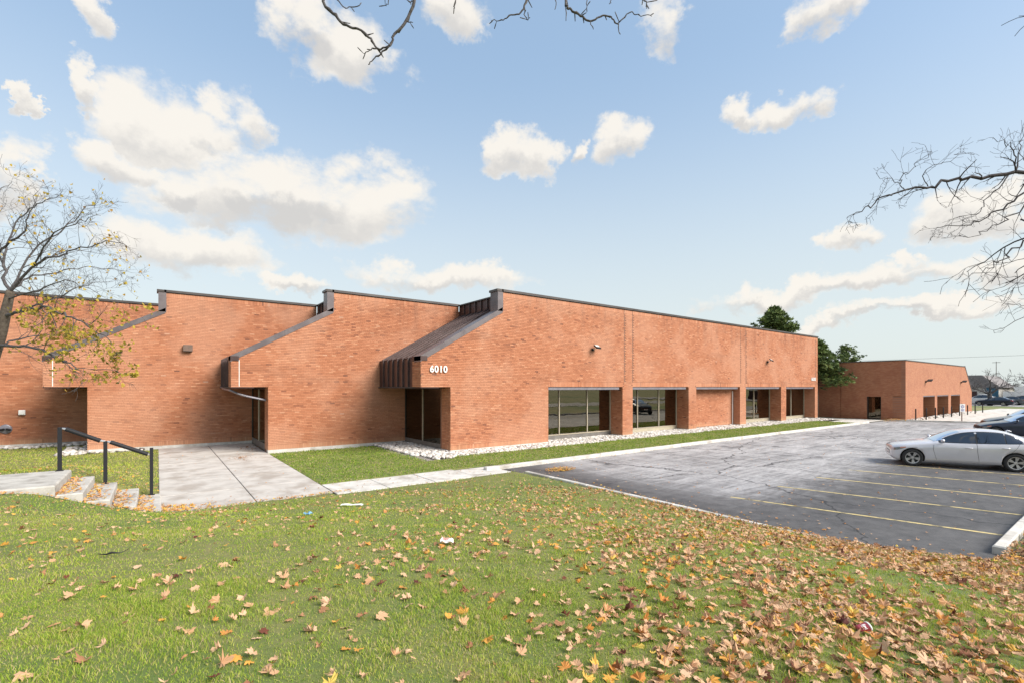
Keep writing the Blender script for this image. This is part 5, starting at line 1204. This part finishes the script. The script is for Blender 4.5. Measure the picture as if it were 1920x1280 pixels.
# ------------------------------------------------------------------ litter
def lz(x, y): return float(lawn_h(x, y))
def on_lawn(u, v):
    lo, hi = 1.5, 20
    for _ in range(40):
        d = (lo + hi) / 2; p = at(u, v, d)
        if p.z > lz(p.x, p.y): lo = d
        else: hi = d
    return at(u, v, lo)
def paper(u, v, w, l, rz, mat, label, cat, name, lift=.03, crump=.02, printed=None):
    p = on_lawn(u, v); o = MB(); n, m = 8, 6; vs = []
    rr = random.Random(int(u))
    for i in range(n + 1):
        for j in range(m + 1): vs.append(((i / n - .5) * w, (j / m - .5) * l, lift + rr.uniform(0, crump) + .5 * crump * math.sin(i * 1.3)))
    o.add(vs, [(i * (m + 1) + j, (i + 1) * (m + 1) + j, (i + 1) * (m + 1) + j + 1, i * (m + 1) + j + 1) for i in range(n) for j in range(m)])
    e = empty(name, p, label, cat); s = o.build('sheet', mat, e, False, True); e.rotation_euler = (0, 0, rz)
    if printed:
        q = MB()
        for k in range(4): q.box(-w * .3, w * (.1 + .05 * k), (-.3 + .17 * k) * l, (-.22 + .17 * k) * l, lift + crump + .004, lift + crump + .006)
        q.build('print', printed, e, False, True)
    return e
M['pink_print'] = pmat('faded_print', (.62, .30, .28), None, rough=.8)
paper(660, 948, .46, .13, -.62, M['white'], 'long white board lying on the grass beyond the middle lawn', 'board', 'litter_board', .03, .012)
paper(838, 1021, .15, .12, -.5, M['white'], 'crumpled white newspaper sheet with faded red print on the lawn', 'paper', 'newspaper', .04, .03, M['pink_print'])
paper(578, 967, .13, .10, .2, pmat('blue_plastic', (.22, .46, .66), None, rough=.4), 'small pale blue plastic wrapper on the grass', 'wrapper', 'wrapper', .035, .035)
p = on_lawn(205, 1043); sb = MB(); sb.tube([p + Vector((-.10, .03, .045)), p + Vector((-.03, -.01, .035)), p + Vector((.02, -.03, .05)), p + Vector((.10, -.04, .035)), p + Vector((.17, -.01, .06))], [.003, .008, .012, .005, .003], 8)
tag(sb.build('strap', M['black_trim'], None, True), 'short black strap lying in the grass at the left', 'strap')
p = on_lawn(1608, 1186); cp = empty('paper_cup', p + Vector((0, 0, .03)), 'crushed red paper cup with white lettering among the leaves', 'cup')
M['red'] = pmat('cup_red', (.50, .085, .11), (.42, .06, .085), 30, .5)
c_ = MB(); n = 24
prof = [(.0, .001), (.031, .0), (.033, .01), (.043, .098), (.045, .10), (.045, .106), (.041, .106)]
c_.lathe(prof, (0, 0, 0), 'Z', n); body = c_.build('cup_body', M['red'], cp, True, True)
MB().lathe([(.043, .094), (.0475, .096), (.048, .104), (.044, .11), (.0, .112)], (0, 0, 0), 'Z', n).build('lid', M['white'], cp, True, True)
for k, (a, z, w_, h_) in enumerate(((-.5, .055, .006, .03), (-.3, .055, .006, .03), (-.4, .055, .012, .006), (-.05, .05, .006, .022), (.2, .055, .014, .014), (.55, .055, .006, .028), (-.2, .03, .02, .005), (.3, .03, .02, .005))):
    rad = .0375 + .0005 * (z * 200 - 10) / 2 + .0026; q = MB()
    for s in range(3):
        a0, a1 = a - 2.4 + (s / 3 - .5) * w_ / rad, a - 2.4 + ((s + 1) / 3 - .5) * w_ / rad
        q.add([(rad * math.sin(a0), -rad * math.cos(a0), z - h_ / 2), (rad * math.sin(a1), -rad * math.cos(a1), z - h_ / 2), (rad * math.sin(a1) * 1.03, -rad * math.cos(a1) * 1.03, z + h_ / 2), (rad * math.sin(a0) * 1.03, -rad * math.cos(a0) * 1.03, z + h_ / 2)], [(0, 1, 2, 3)])
    q.build('lettering', M['white'], body, False, True)
cp.rotation_euler = (R_(76), 0, R_(52)); cp.scale = (.8, .6, .7)
